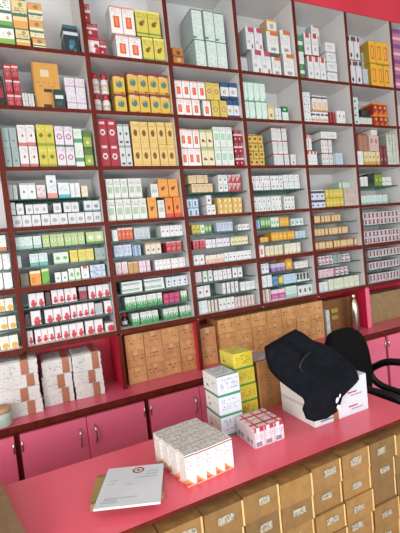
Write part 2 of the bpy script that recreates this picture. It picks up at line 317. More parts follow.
'orange_red2': ('orange_tonic_carton', 'small orange-red box', '#c3542e', [('c',.5,.5,.24,'#dda27a'),('b',.85,1,'#d8c3b5'),('b',0,.1,'#8f3420')]),
'blue_bottleprint': ('ear_drop_box', 'white box blue bottle print', '#b9c5d0', [('r',.3,.15,.7,.7,'#4f79a0'),('b',.88,1,'#5a7896')]),
'white_black': ('ear_drop_box', 'white box black figure', '#cfd0cf', [('c',.5,.45,.2,'#282b2d'),('t',.7,.9,'#888d90',.4)]),
'honey_small': ('cough_drop_box', 'small honey-yellow box', '#c9a961', [('t',.2,.8,'#9a6f30',.5),('c',.6,.5,.2,'#e0d3a5')]),
'cream_block': ('malt_box', 'cream box brown print', '#cdb892', [('t',.2,.85,'#96683c',.6),('b',0,.1,'#a58a5c')]),
'red_white_small': ('malt_box', 'red and white box', '#c3a3a3', [('d',.1,.8,'#a5303a'),('c',.3,.7,.14,'#30282a')]),
'reddot_white': ('tablet_box', 'white box red dot', '#cfd0d0', [('c',.5,.48,.2,'#9c3344'),('t',.75,.95,'#979da1',.4)]),
'darkmark_white': ('tablet_box', 'white box dark mark', '#cfd1d0', [('c',.5,.45,.2,'#4e4a52'),('t',.7,.92,'#9aa0a4',.4)]),
'navy_white': ('antiseptic_box', 'white box navy band', '#bec2cb', [('b',.62,.9,'#343c5c'),('c',.5,.3,.17,'#4d5570')]),
'yellow_box': ('antiseptic_box', 'yellow box', '#c2ac45', [('c',.5,.5,.2,'#e0d9b0'),('c',.5,.5,.1,'#8d5a30'),('b',0,.1,'#9a8838')]),
'pink_tall': ('antiseptic_box', 'dusty pink carton', '#bda79e', [('t',.2,.9,'#96736a',.4),('s',0,.1,'#a0b09c')]),
'greenish_top': ('antiseptic_box', 'pale green carton', '#9fb7a3', [('r',.3,.2,.7,.8,'#c5d0c4')]),
'mint_white': ('nasal_spray_box', 'white box mint shading', '#bfcfc9', [('b',0,.3,'#93b3aa'),('t',.4,.85,'#869f98',.45)]),
'green_box': ('nasal_spray_box', 'olive green box', '#6d8a34', [('c',.5,.45,.2,'#b9c070'),('b',.85,1,'#3f5426')]),
'lime_white': ('liver_tablet_box', 'lime box white lens', '#9fb578', [('c',.5,.5,.3,'#c9d3b8'),('c',.5,.5,.13,'#6d5c50')]),
'lime_white2': ('liver_tablet_box', 'light lime box', '#a9bd83', [('c',.5,.5,.25,'#cdd6bf'),('b',0,.15,'#6a8a3c')]),
'teal_white': ('antacid_box', 'white box sea-green foot', '#c3d1cf', [('b',0,.3,'#569a90'),('t',.4,.9,'#8aa3a2',.5)]),
'leaf_white': ('digestive_carton', 'white box green leaf', '#c5d2c2', [('c',.55,.5,.25,'#6b9a5c',1.5),('b',0,.12,'#8fb085')]),
'yellow_flat': ('digestive_carton', 'flat yellow box', '#cabb57', [('t',.3,.85,'#a0973c',.5),('b',0,.16,'#a9b56a')]),
'olive_box': ('ayurvedic_box', 'dark olive box', '#57503a', [('t',.2,.8,'#6f6747',.4)]),
'orange_pack': ('ayurvedic_box', 'bright orange box', '#d7892b', [('b',.82,1,'#dcc9a0'),('r',.15,.2,.5,.6,'#c26a1c')]),
'green_pack': ('ayurvedic_box', 'bright green box', '#5f9c2c', [('b',.82,1,'#b5cc94'),('d',-.2,.5,'#3f7a1f')]),
'blue_print': ('antiseptic_box', 'white box blue print', '#bcc5d0', [('t',.15,.9,'#4e6690',.6),('b',0,.1,'#6d80a0')]),
'blue_stripe': ('antiseptic_box', 'blue striped box', '#7f9cb8', [('s',.3,.5,'#3e6288'),('s',.75,.9,'#b9c8d4')]),
'brown_dot': ('malt_box', 'cream box brown disc', '#cdc4b5', [('c',.5,.38,.22,'#6d3a22'),('b',.86,1,'#b59a72')]),
'red_pack': ('iron_tonic_box', 'red box pink lettering', '#a51f2e', [('t',.25,.85,'#d08a90',.45),('b',.9,1,'#c79a9a')]),
'tan_box': ('malt_box', 'tan box', '#b58a55', [('t',.2,.8,'#8d6336',.4),('b',.88,1,'#c9b08a')]),
'pink_swirl': ('lotion_box', 'white box pink swirl', '#cdb8c0', [('c',.5,.5,.3,'#b0587c'),('c',.55,.55,.18,'#d4c4ca')]),
'pinkdot_white': ('tablet_box', 'white box small pink dot', '#d2cfcf', [('c',.5,.45,.16,'#b06078'),('t',.75,.92,'#a79ba0',.4),('s',0,.06,'#9fa3a5')]),
'yellow_green': ('balm_carton', 'yellow and green carton', '#b9ab3c', [('b',0,.15,'#7e8c2e'),('c',.5,.5,.22,'#5b6a26'),('t',.7,.9,'#d5cc7a',.4)]),
'greenpack2': ('liver_tablet_box', 'green box pale panel', '#5f8a4e', [('r',.2,.3,.8,.75,'#a9c79a'),('b',0,.1,'#35602f')]),
'purple_dot': ('tablet_box', 'white box purple dot', '#cac8cf', [('c',.5,.42,.2,'#7c4578'),('b',.88,1,'#5f7c90')]),
'peach_white': ('tablet_box', 'white box peach panel', '#d0c8c2', [('r',.15,.1,.85,.55,'#cf9870'),('t',.65,.9,'#9c9490',.4)]),
'amber_box': ('energy_powder_carton', 'amber box', '#cc9a2e', [('c',.5,.5,.22,'#e2c070'),('b',.88,1,'#b5792a'),('b',0,.12,'#a87420')]),
'amber_flat': ('energy_powder_carton', 'flat amber box', '#c98a3a', [('t',.2,.9,'#e3c79a',.4)]),
'yellow_cream': ('fish_oil_box', 'cream box yellow edge', '#cdc9b2', [('b',0,.12,'#b9a050'),('s',.85,1,'#b5a058'),('t',.4,.9,'#9a9680',.4)]),
'yellow_cream2': ('fish_oil_box', 'white box golden corner', '#d0cdbd', [('d',-.35,.7,'#c5a04a'),('t',.5,.9,'#9a9684',.4)]),
'gold_red': ('multivitamin_box', 'gold box red foot', '#c4ad7c', [('s',0,.14,'#6d4a34'),('b',0,.14,'#a0302c'),('c',.5,.55,.24,'#d9cda5'),('c',.5,.55,.12,'#7a6a3c'),('b',.9,1,'#a5563c')]),  # dark left stripe painted on as shade between neighbouring boxes
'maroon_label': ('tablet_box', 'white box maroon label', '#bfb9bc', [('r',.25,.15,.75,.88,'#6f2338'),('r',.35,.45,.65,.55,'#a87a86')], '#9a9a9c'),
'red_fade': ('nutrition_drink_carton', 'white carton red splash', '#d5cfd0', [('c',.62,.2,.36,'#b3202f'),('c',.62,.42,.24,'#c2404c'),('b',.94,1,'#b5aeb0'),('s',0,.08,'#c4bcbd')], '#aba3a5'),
'red_dark': ('nutrition_drink_carton', 'dark red carton', '#7d2430', [('b',.7,1,'#a9a0a2'),('c',.5,.3,.3,'#9c2230')]),
'red_low': ('nutrition_drink_carton', 'low white box red splash', '#d0c8c9', [('c',.65,.3,.4,'#b3202f')]),
'dark_glass': ('iron_tonic_box', 'dark maroon box', '#4c2226', [('t',.3,.8,'#6d3a3e',.4)]),
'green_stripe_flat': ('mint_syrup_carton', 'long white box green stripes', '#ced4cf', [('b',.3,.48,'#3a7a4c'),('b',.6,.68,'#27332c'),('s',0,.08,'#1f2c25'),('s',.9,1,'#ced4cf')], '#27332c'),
'bluemark_white': ('mint_syrup_carton', 'white box blue figure', '#cbcfd3', [('c',.5,.55,.18,'#35506e'),('c',.5,.25,.12,'#2b3036'),('t',.75,.95,'#9aa2a8',.4)]),
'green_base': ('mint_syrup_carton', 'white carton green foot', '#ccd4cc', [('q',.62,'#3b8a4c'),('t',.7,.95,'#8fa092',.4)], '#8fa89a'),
'magenta_flat': ('rose_powder_box', 'small magenta box', '#b01e5c', [('t',.2,.85,'#d87aa0',.4),('b',.88,1,'#7f1442')]),
'blackdot_green': ('allergy_box', 'white box green edge black dot', '#cdd2cc', [('s',0,.16,'#4f8a5e'),('c',.55,.35,.2,'#2b2d2e'),('t',.6,.9,'#95a096',.4)]),
'blackdot_white': ('allergy_box', 'white box black dot', '#cfd1d0', [('c',.5,.35,.2,'#232526'),('b',.88,1,'#8fa3a0')]),
'slim_white': ('allergy_box', 'slim white carton dark edge', '#cdcfce', [('s',.8,1,'#4a4f50'),('c',.4,.5,.2,'#b58a90')]),
'slim_brown': ('allergy_box', 'slim white carton brown edge', '#cbc5be', [('s',.75,1,'#7a4a30'),('t',.3,.8,'#8f8a84',.4)]),
'redstripe_white': ('allergy_box', 'white box rust stripe', '#cfc8c4', [('s',.6,.85,'#a0523c'),('t',.2,.8,'#8f8886',.5)]),
'purple_flat': ('capsule_box', 'white box violet print', '#b9a9c2', [('b',0,.5,'#7a5796'),('t',.1,.45,'#c5b3d0',.4)]),
'browndot_white': ('capsule_box', 'white box small brown figure', '#d2cdca', [('c',.5,.4,.15,'#5f3a38'),('t',.7,.9,'#a39c9c',.3)]),
'blue_flat': ('capsule_box', 'flat blue box', '#4a7498', [('t',.3,.8,'#a5bccd',.4)]),
'yellow_small': ('capsule_box', 'small yellow box', '#c9b847', [('b',0,.25,'#5f8a58')]),
'paleblue': ('capsule_box', 'pale blue box', '#abc6d6', [('t',.15,.9,'#7396ad',.45)]),
'black_panel': ('capsule_box', 'white box black panel', '#cbcfd0', [('r',.2,.25,.8,.95,'#1f2327'),('c',.5,.5,.14,'#7f8a90')]),
'magenta_wide': ('rose_powder_box', 'white box magenta panel', '#cbb9c4', [('b',.1,.6,'#b03f7e'),('t',.2,.5,'#dab0c8',.35)]),
'blackoval_white': ('capsule_box', 'white box black oval', '#ccd1d0', [('c',.5,.48,.2,'#1d2022',.9)]),
'pink_black_white': ('tablet_box', 'white box pink-black print', '#c9c9cc', [('b',.35,.65,'#3d3a42'),('s',0,.3,'#b5738c'),('s',.85,1,'#c9c9cc')]),
'cream_long': ('tablet_box', 'pale cream carton', '#c9cbb9', [('t',.2,.9,'#9aa08a',.35),('b',.45,.5,'#a9ac94')]),
'redbase_white': ('ors_carton', 'white carton orange-red foot', '#d9dad2', [('b',0,.25,'#bf6a3a'),('t',.4,.9,'#9aa09a',.4)]),
'tealstripe_white': ('ors_carton', 'white carton teal stripe', '#d3dbdb', [('d',-.35,.5,'#5e8f95'),('s',0,.08,'#94454a'),('t',.5,.9,'#95a3a5',.4)]),
'yellowbase_white': ('ors_carton', 'white carton yellow splash', '#dcd9ce', [('c',.6,.25,.38,'#cf9c38'),('t',.6,.9,'#a5a090',.4)]),
'redcap_bottle': ('talc_bottle', 'white bottle red cap', '#fff', []),
'brown_bottle': ('cough_syrup_bottle', 'brown bottle red cap', '#fff', []),
}
TABLE = [
(1,0,0,0.01,'herb_white',0.0223,0.0325,1,1,0.115,0.02,0.1),
(1,0,0,0.01,'herb_green',0.0567,0.0704,1,1,0.0969,0.02,0.1),
(1,0,0,0.01,'herb_orange',0.1301,0.0654,1,1,0.0908,0.02,0.1),
(1,0,0,0.01,'herb_cream',0.2039,0.0625,1,1,0.0545,0.02,0.1),
(1,0,0,0.1093,'herb_white',0.0642,0.0604,1,1,0.1453,0.02,0.1),
(1,0,0,0.1032,'herb_orange',0.1279,0.0676,1,1,0.1453,0.02,0.1),
(1,0,0,0.0669,'herb_cream',0.196,0.0663,1,1,0.0847,0.02,0.1),
(1,0,0,0.1541,'herb_cream',0.1999,0.0682,1,1,0.0847,0.02,0.1),
(1,0,0,0.01,'blue_box',0.3575,0.0768,1,1,0.1574,0.05,0.1),
(1,1,0,0.01,'red_sachet',0.4745,0.0617,1,1,0.0986,0.02,0.1),
(1,1,0,0.01,'red_small',0.5386,0.0341,1,1,0.0908,0.02,0.1),
(1,1,0,0.1112,'red_small',0.4763,0.0594,1,1,0.0648,0.02,0.1),
(1,1,0,0.1773,'red_small',0.4745,0.0306,1,1,0.0973,0.02,0.1),
(1,1,0,0.01,'orange_square',0.6235,0.0721,2,1,0.1297,0.02,0.1),
(1,1,0,0.1423,'orange_square',0.6075,0.0679,2,1,0.1452,0.02,0.1),
(1,1,0,0.01,'lime_box',0.7744,0.0656,2,1,0.1349,0.02,0.1),
(1,1,0,0.1475,'lime_box',0.7478,0.0718,2,1,0.1401,0.02,0.1),
(1,2,0,0.01,'tiny_orange',0.9487,0.07,1,1,0.0998,0.02,0.1),
(1,2,0,0.01,'mint_tall',1.1036,0.0739,3,2,0.1771,0.04,0.17),
(1,3,0,0.01,'white_blob',1.4326,0.061,1,1,0.1263,0.07,0.09),
(1,3,0,0.01,'pinktop',1.4941,0.0732,2,1,0.1515,0.02,0.1),
(1,3,0,0.01,'orangetop',1.6418,0.0746,1,1,0.1205,0.02,0.1),
(1,3,0,0.01,'orangetop',1.7357,0.0898,1,1,0.1515,0.02,0.1),
(1,3,0,0.1638,'pinktop',1.4671,0.063,2,1,0.14,0.03,0.14),
(1,3,0,0.1638,'orangetop',1.6288,0.0959,1,1,0.1354,0.03,0.14),
(1,3,0,0.1638,'orangetop',1.7357,0.0838,1,1,0.1549,0.03,0.1),
(1,3,0,0.3015,'yellow_band',1.6542,0.081,1,1,0.0895,0.05,0.08),
(1,4,0,0.01,'green_white',1.8545,0.0578,1,1,0.0967,0.02,0.1),
(1,4,0,0.109,'white_plain',1.8574,0.0576,1,1,0.0825,0.02,0.1),
(1,4,0,0.1939,'green_white',1.8561,0.0574,1,1,0.1085,0.02,0.1),
(1,4,0,0.01,'redtop',1.9544,0.053,3,1,0.1674,0.03,0.14),
(1,4,0,0.1798,'redtop',1.9398,0.0597,2,1,0.1509,0.03,0.14),
(1,4,0,0.3331,'orangetop',2.025,0.0723,1,1,0.0707,0.05,0.06),
(1,4,0,0.01,'flat_white',2.1158,0.0931,1,4,0.0684,0.02,0.1),
(1,5,0,0.01,'heart_white',2.3301,0.0568,2,2,0.1744,0.02,0.1),
(1,5,0,0.01,'grey_box',2.464,0.0556,1,1,0.1279,0.03,0.12),
(1,5,0,0.1402,'mint_small',2.5134,0.0255,1,1,0.1395,0.07,0.08),
(1,5,0,0.01,'yellow_tall',2.5394,0.0687,3,2,0.1686,0.02,0.1),
(1,6,0,0.01,'pink_purple',2.8091,0.0924,1,4,0.116,0.02,0.1),
(2,0,0,-0.281,'black_tin',0.0145,0.0354,1,1,0.1431,0.02,0.1),
(2,0,0,-0.281,'red_tin',0.056,0.0335,2,3,0.069,0.02,0.1),
(2,0,0,-0.281,'grid_white',0.1273,0.0258,2,2,0.0358,0.02,0.1),
(2,0,0,-0.281,'gold_file',0.1821,0.1342,1,1,0.2428,0.05,0.05),
(2,0,0,-0.281,'black_pack',0.2723,0.0551,1,1,0.0997,0.02,0.025),
(2,0,0,-0.281,'lilac_print',0.3342,0.0507,2,2,0.0843,0.03,0.1),
(2,1,0,-0.281,'redcap_bottle',0.4745,0.0493,2,2,0.1101,0.02,0.1),
(2,1,0,-0.281,'yellow_face',0.5854,0.0668,1,2,0.1049,0.03,0.12),
(2,1,0,-0.281,'yellow_face',0.6626,0.0607,4,2,0.1127,0.02,0.1),
(2,2,0,-0.281,'orange_square',0.9354,0.052,3,1,0.1021,0.02,0.1),
(2,2,0,-0.281,'orange_square',1.1121,0.0523,1,1,0.1021,0.02,0.1),
(2,2,0,-0.1764,'orange_square',0.9387,0.0495,4,1,0.1021,0.02,0.1),
(2,2,0,-0.281,'beige_circle',1.1722,0.0512,2,1,0.1046,0.02,0.1),
(2,2,0,-0.174,'beige_circle',1.1423,0.0477,2,1,0.0997,0.02,0.1),
(2,2,0,-0.281,'blue_white',1.2774,0.0441,2,1,0.1143,0.02,0.1),
(2,2,0,-0.1643,'blue_white',1.2442,0.0579,2,1,0.1021,0.02,0.1),
(2,3,0,-0.281,'mint_green',1.3952,0.0443,4,2,0.1194,0.02,0.1),
(2,3,0,-0.281,'cream_dot',1.5778,0.0508,1,1,0.101,0.02,0.1),
(2,3,0,-0.281,'white_mark',1.6341,0.0232,2,1,0.0826,0.02,0.1),
(2,3,0,-0.281,'greencap',1.6859,0.0527,1,1,0.0964,0.02,0.1),
(2,4,0,-0.281,'white_mark',1.8702,0.0327,2,4,0.0509,0.02,0.1),
(2,4,0,-0.281,'black_text_wide',1.9407,0.1512,1,1,0.0784,0.02,0.1),
(2,4,0,-0.2004,'orange_stripe',1.9523,0.0451,3,1,0.106,0.02,0.1),
(2,4,0,-0.281,'dark_red',2.0946,0.0283,2,1,0.0806,0.02,0.1),
(2,4,0,-0.281,'white_mark2',2.1621,0.0442,2,1,0.0933,0.02,0.1),
(2,5,0,-0.281,'teal_mark',2.3331,0.0539,1,4,0.0501,0.02,0.1),
(2,5,0,-0.281,'black_white',2.4006,0.065,2,1,0.0731,0.03,0.1),
(2,5,0,-0.2058,'black_small',2.4363,0.0943,1,1,0.0564,0.05,0.09),
(2,5,0,-0.281,'fire_box',2.5311,0.0521,3,2,0.0877,0.02,0.1),
(3,0,0,-0.573,'teal_grey',0.0145,0.0322,2,2,0.096,0.02,0.1),
(3,0,0,-0.573,'rose_white',0.0834,0.0406,2,2,0.1043,0.02,0.1),
(3,0,0,-0.573,'yellow_green',0.1692,0.0421,2,2,0.107,0.02,0.1),
(3,0,0,-0.573,'magenta_white',0.2559,0.0437,2,2,0.1043,0.02,0.1),
(3,0,0,-0.573,'green_label',0.3459,0.0437,1,2,0.0988,0.02,0.1),
(3,0,0,-0.573,'green_yellow',0.3923,0.0446,1,2,0.096,0.02,0.1),
(3,1,0,-0.573,'red_star',0.4753,0.0506,2,2,0.1272,0.02,0.1),
(3,1,0,-0.573,'grey_black',0.579,0.0327,2,2,0.1166,0.02,0.1),
(3,1,0,-0.573,'cream_oval',0.655,0.0501,5,2,0.1246,0.02,0.1),
(3,2,0,-0.573,'orange_square',0.9397,0.0426,3,2,0.109,0.02,0.1),
(3,2,0,-0.573,'cherry_cream',1.0723,0.0422,2,2,0.109,0.02,0.1),
(3,2,0,-0.573,'greensquare',1.1619,0.0435,3,2,0.1185,0.02,0.1),
(3,2,0,-0.573,'red_small',1.3032,0.0312,2,3,0.0735,0.02,0.1),
(3,3,0,-0.573,'yellow_dots',1.3998,0.0392,3,4,0.049,0.02,0.1),
(3,3,0,-0.573,'grey_white_red',1.6089,0.0424,3,3,0.0869,0.05,0.17),
(3,3,0,-0.573,'white_mark',1.7685,0.048,1,1,0.0891,0.07,0.06),
(3,4,0,-0.573,'redtop',1.8617,0.0325,3,1,0.0987,0.02,0.1),
(3,4,0,-0.4721,'redtop',1.8626,0.0261,2,1,0.1075,0.02,0.1),
(3,4,0,-0.573,'redtop_wide',2.0274,0.033,3,2,0.0965,0.05,0.14),
(3,4,0,-0.3778,'flat_white',2.0299,0.1539,1,1,0.0504,0.05,0.14),
(3,4,0,-0.573,'bluish',2.1269,0.0327,2,1,0.0877,0.02,0.1),
(3,5,0,-0.573,'white_plain',2.3386,0.0582,1,1,0.104,0.02,0.1),
(3,5,0,-0.573,'cream_yellow',2.4041,0.0408,4,1,0.1021,0.02,0.1),
(3,5,0,-0.4681,'pink_brown',2.3599,0.0415,2,1,0.1281,0.02,0.1),
(3,5,0,-0.4681,'pale_pink',2.4651,0.053,2,1,0.117,0.02,0.1),
(3,5,0,-0.3483,'white_cube',2.4933,0.0706,1,1,0.0413,0.02,0.1),
(3,5,0,-0.573,'maroon',2.5748,0.0338,2,1,0.1486,0.02,0.1),
(3,5,0,-0.573,'grey_green_white',2.6503,0.0317,3,3,0.078,0.02,0.1),
(4,0,0,-0.864,'circle_white',0.0145,0.0431,10,1,0.0617,0.035,0.1),
(4,0,0,-0.7996,'circle_white',0.0145,0.0196,1,1,0.0611,0.035,0.1),
(4,0,0,-0.7996,'circle_white',0.0389,0.034,1,1,0.0548,0.035,0.1),
(4,0,0,-0.7996,'circle_white',0.0777,0.0351,3,1,0.0493,0.035,0.1),
(4,0,0,-0.7996,'circle_white',0.2088,0.0392,1,1,0.0493,0.035,0.1),
(4,0,0,-0.7996,'circle_white',0.256,0.039,2,1,0.0521,0.035,0.1),
(4,0,0,-0.7996,'circle_white2',0.3586,0.0434,2,1,0.0548,0.035,0.1),
(4,0,1,-0.7245,'grey_pack',0.0145,0.0189,2,1,0.0713,0.035,0.1),
(4,0,1,-0.7245,'dots_white',0.062,0.0382,2,1,0.0795,0.035,0.1),
(4,0,1,-0.7245,'pink_print',0.1409,0.043,1,1,0.0685,0.035,0.1),
(4,0,1,-0.7245,'pinkbottom',0.1891,0.0492,1,1,0.1151,0.035,0.1),
(4,0,1,-0.7245,'bluebottom',0.2409,0.0583,1,1,0.0768,0.035,0.1),
(4,0,1,-0.7245,'white_plain',0.3019,0.0244,2,1,0.074,0.035,0.1),
(4,0,1,-0.7245,'creamy',0.3562,0.0332,1,1,0.0576,0.035,0.1),
(4,1,0,-0.864,'white_greenlabel',0.4783,0.0437,5,1,0.1174,0.02,0.1),
(4,1,0,-0.7441,'white_greenlabel',0.4846,0.0393,5,1,0.1077,0.02,0.1),
(4,1,0,-0.864,'orange_bird',0.7021,0.0543,1,1,0.1199,0.02,0.1),
(4,1,0,-0.864,'white_greenlabel2',0.7619,0.0416,1,1,0.1028,0.02,0.1),
(4,1,0,-0.7441,'white_greenlabel2',0.7319,0.0456,1,1,0.0759,0.02,0.1),
(4,1,0,-0.864,'orange_red',0.8091,0.0482,2,1,0.115,0.02,0.1),
(4,1,0,-0.7466,'orange_bird',0.778,0.0606,2,1,0.1028,0.02,0.1),
(4,2,0,-0.864,'blue_bottleprint',0.9513,0.036,2,2,0.0536,0.035,0.1),
(4,2,0,-0.864,'white_black',1.0766,0.0298,2,1,0.0626,0.035,0.1),
(4,2,0,-0.7992,'white_black',1.0763,0.036,1,1,0.0559,0.035,0.1),
(4,2,0,-0.864,'honey_small',1.152,0.0347,5,3,0.0335,0.035,0.1),
(4,2,1,-0.7245,'cream_block',0.9917,0.0279,5,1,0.0514,0.035,0.1),
(4,2,1,-0.6709,'cream_block',0.9756,0.0251,5,1,0.0492,0.035,0.1),
(4,2,1,-0.7245,'white_black',1.173,0.032,2,2,0.0514,0.035,0.1),
(4,2,1,-0.7245,'red_white_small',1.2398,0.0311,3,2,0.0514,0.035,0.1),
(4,3,0,-0.864,'white_mark',1.4117,0.0333,4,2,0.0483,0.035,0.1),
(4,3,0,-0.864,'white_mark2',1.5499,0.0274,3,2,0.0483,0.035,0.1),
(4,3,0,-0.864,'white_black',1.6512,0.0302,3,2,0.0462,0.035,0.1),
(4,3,1,-0.7245,'reddot_white',1.4199,0.0271,5,2,0.0462,0.035,0.1),
(4,3,1,-0.7245,'darkmark_white',1.5604,0.0328,3,2,0.0462,0.035,0.1),
(4,3,1,-0.7245,'flat_white',1.6641,0.0442,3,2,0.0483,0.035,0.1),
(4,4,0,-0.864,'navy_white',1.8614,0.0447,3,2,0.0621,0.02,0.1),
(4,4,0,-0.864,'yellow_box',2.0009,0.0332,5,2,0.0621,0.02,0.1),
(4,4,0,-0.864,'pink_tall',2.1725,0.0282,4,2,0.0641,0.02,0.1),
(4,4,0,-0.7337,'greenish_top',2.1782,0.0268,4,1,0.0517,0.06,0.08),
(4,5,0,-0.864,'mint_white',2.3586,0.0556,5,1,0.0705,0.035,0.1),
(4,5,1,-0.7245,'white_plain',2.3671,0.0343,2,1,0.0705,0.035,0.1),
(4,5,1,-0.7245,'black_small2',2.4404,0.0338,2,1,0.0923,0.035,0.1),
(4,5,1,-0.7245,'green_box',2.5104,0.0407,2,1,0.0991,0.035,0.1),
(4,5,1,-0.7245,'white_black',2.5968,0.0321,3,1,0.0655,0.035,0.1),
(5,0,2,-0.9703,'mint_white',0.0145,0.0396,3,1,0.0608,0.035,0.1),
(5,0,2,-0.9703,'lime_white',0.1385,0.0345,6,1,0.0637,0.035,0.1),
(5,0,2,-0.9703,'lime_white2',0.3514,0.047,2,1,0.0608,0.035,0.1),
(5,0,1,-1.0607,'white_plain',0.0145,0.0166,1,1,0.0608,0.035,0.1),
(5,0,1,-1.0607,'teal_white',0.0674,0.0425,2,1,0.0637,0.035,0.1),
(5,0,1,-1.0607,'leaf_white',0.1797,0.0376,2,1,0.0579,0.035,0.1),
(5,0,1,-1.0607,'yellow_flat',0.2605,0.0407,3,1,0.0637,0.035,0.1),
(5,0,1,-1.0607,'teal_grey',0.3884,0.0285,2,1,0.0637,0.035,0.1),
(5,0,0,-1.155,'olive_box',0.0145,0.0395,1,1,0.0665,0.035,0.1),
(5,0,0,-1.155,'orange_pack',0.0592,0.0529,1,1,0.0723,0.035,0.1),
(5,0,0,-1.155,'green_pack',0.1134,0.0364,1,1,0.0781,0.035,0.1),
(5,0,0,-1.155,'white_mark',0.1771,0.0306,2,1,0.0521,0.035,0.1),
(5,0,0,-1.155,'leaf_white',0.244,0.0301,2,1,0.0637,0.035,0.1),
(5,0,0,-1.155,'redtop',0.307,0.041,1,1,0.0694,0.035,0.1),
(5,0,0,-1.155,'blue_print',0.3539,0.0812,1,2,0.0347,0.035,0.1),
(5,1,2,-0.9703,'white_plain',0.4893,0.0302,1,1,0.0612,0.035,0.1),
(5,1,2,-0.9703,'orange_red2',0.522,0.0212,4,1,0.0685,0.035,0.1),
(5,1,2,-0.9703,'grey_box',0.6122,0.0234,4,1,0.0636,0.035,0.1),
(5,1,2,-0.9703,'reddot_white',0.769,0.0273,5,1,0.0636,0.035,0.1),
(5,1,1,-1.0607,'blue_print',0.4916,0.0243,4,1,0.0661,0.035,0.1),
(5,1,1,-1.0607,'blue_stripe',0.5941,0.0238,2,1,0.0587,0.035,0.1),
(5,1,1,-1.0607,'brown_dot',0.6684,0.0311,3,1,0.0636,0.035,0.1),
(5,1,1,-1.0607,'red_pack',0.7924,0.0316,3,1,0.0612,0.035,0.1),
(5,1,0,-1.155,'pink_print',0.4909,0.0319,2,1,0.0685,0.035,0.1),
(5,1,0,-1.155,'tan_box',0.5573,0.0288,2,1,0.0636,0.035,0.1),
(5,1,0,-1.155,'pink_swirl',0.6176,0.0224,3,1,0.0636,0.035,0.1),
(5,1,0,-1.155,'pinkdot_white',0.7148,0.0238,8,1,0.0587,0.035,0.1),
(5,2,2,-0.9703,'yellow_green',0.9633,0.0262,2,1,0.0559,0.035,0.1),
(5,2,2,-0.9703,'leaf_white',1.0183,0.0304,1,1,0.0536,0.035,0.1),
(5,2,2,-0.9703,'greenpack2',1.0513,0.0219,2,1,0.0536,0.035,0.1),
(5,2,2,-0.9703,'blue_print',1.1316,0.0225,5,1,0.0581,0.035,0.1),
(5,2,2,-0.9703,'reddot_white',1.2826,0.0276,3,1,0.038,0.035,0.1),
(5,2,1,-1.0607,'red_pack',0.963,0.0201,4,1,0.0559,0.035,0.1),
(5,2,1,-1.0607,'white_black',1.0462,0.0216,3,1,0.0514,0.035,0.1),
(5,2,1,-1.0607,'purple_dot',1.1135,0.0253,4,1,0.0581,0.035,0.1),
(5,2,1,-1.0607,'cherry_cream',1.2203,0.025,5,1,0.0559,0.035,0.1),
(5,2,0,-1.155,'reddot_white',0.9548,0.0365,2,1,0.0604,0.035,0.1),
(5,2,0,-1.155,'peach_white',1.0355,0.0251,5,1,0.0514,0.035,0.1),
(5,2,0,-1.155,'darkmark_white',1.1637,0.0288,7,1,0.0559,0.035,0.1),
(5,3,2,-0.9703,'blue_stripe',1.4152,0.0303,1,1,0.0589,0.035,0.1),
(5,3,2,-0.9703,'greenpack2',1.4481,0.02,4,1,0.0673,0.035,0.1),
(5,3,2,-0.9703,'leaf_white',1.5306,0.022,3,1,0.0652,0.035,0.1),
(5,3,2,-0.9703,'amber_box',1.602,0.0253,3,1,0.0631,0.035,0.1),
(5,3,2,-0.9703,'teal_mark',1.6944,0.0355,3,1,0.0483,0.035,0.1),
(5,3,1,-1.0607,'amber_flat',1.4354,0.0334,2,1,0.0336,0.035,0.1),
(5,3,1,-1.0607,'amber_box',1.5257,0.0315,6,1,0.0589,0.035,0.1),
(5,3,1,-1.0607,'bluish',1.7231,0.0283,3,1,0.0525,0.035,0.1),
(5,3,0,-1.155,'orange_square',1.4197,0.0383,1,1,0.0803,0.035,0.1),
(5,3,0,-1.155,'yellow_cream',1.4683,0.035,4,1,0.0673,0.035,0.1),
(5,3,0,-1.155,'yellow_cream2',1.6244,0.0333,4,1,0.0694,0.035,0.1),
(5,4,2,-0.9703,'gold_red',1.8927,0.0308,8,1,0.0579,0.035,0.1),
(5,4,1,-1.0607,'gold_red',1.8853,0.0317,10,1,0.0579,0.035,0.1),
(5,4,0,-1.155,'gold_red',1.8801,0.0334,12,1,0.0579,0.035,0.1),
(5,5,0,-1.155,'maroon_label',2.3535,0.0423,9,2,0.0475,0.035,0.1),
(5,5,1,-1.0155,'maroon_label',2.3603,0.0428,9,2,0.0475,0.035,0.1),
(6,0,2,-1.2617,'red_fade',0.0387,0.0375,2,1,0.0681,0.035,0.1),
(6,0,2,-1.2617,'dark_glass',0.1195,0.0232,1,1,0.065,0.035,0.1),
(6,0,2,-1.2617,'red_fade',0.1486,0.0307,4,1,0.0712,0.035,0.1),
(6,0,2,-1.2617,'red_dark',0.2838,0.0405,1,1,0.0681,0.035,0.1),
(6,0,2,-1.2617,'red_fade',0.3306,0.0376,3,1,0.0681,0.035,0.1),
(6,0,1,-1.3523,'dark_glass',0.0145,0.0208,1,1,0.0619,0.035,0.1),
(6,0,1,-1.3523,'red_fade',0.0409,0.0481,1,1,0.0712,0.035,0.1),
(6,0,1,-1.3523,'red_fade',0.1034,0.0414,3,1,0.0681,0.035,0.1),
(6,0,1,-1.3523,'red_fade',0.2306,0.0304,4,1,0.0712,0.035,0.1),
(6,0,1,-1.3523,'grey_pack',0.3552,0.0419,1,1,0.0619,0.035,0.1),
(6,0,1,-1.3523,'red_fade',0.4036,0.0419,1,1,0.0681,0.035,0.1),
(6,0,0,-1.447,'red_fade',0.0145,0.0268,1,1,0.0712,0.035,0.1),
(6,0,0,-1.447,'red_fade',0.0469,0.0312,4,1,0.0712,0.035,0.1),
(6,0,0,-1.447,'red_fade',0.1746,0.0376,3,1,0.0712,0.035,0.1),
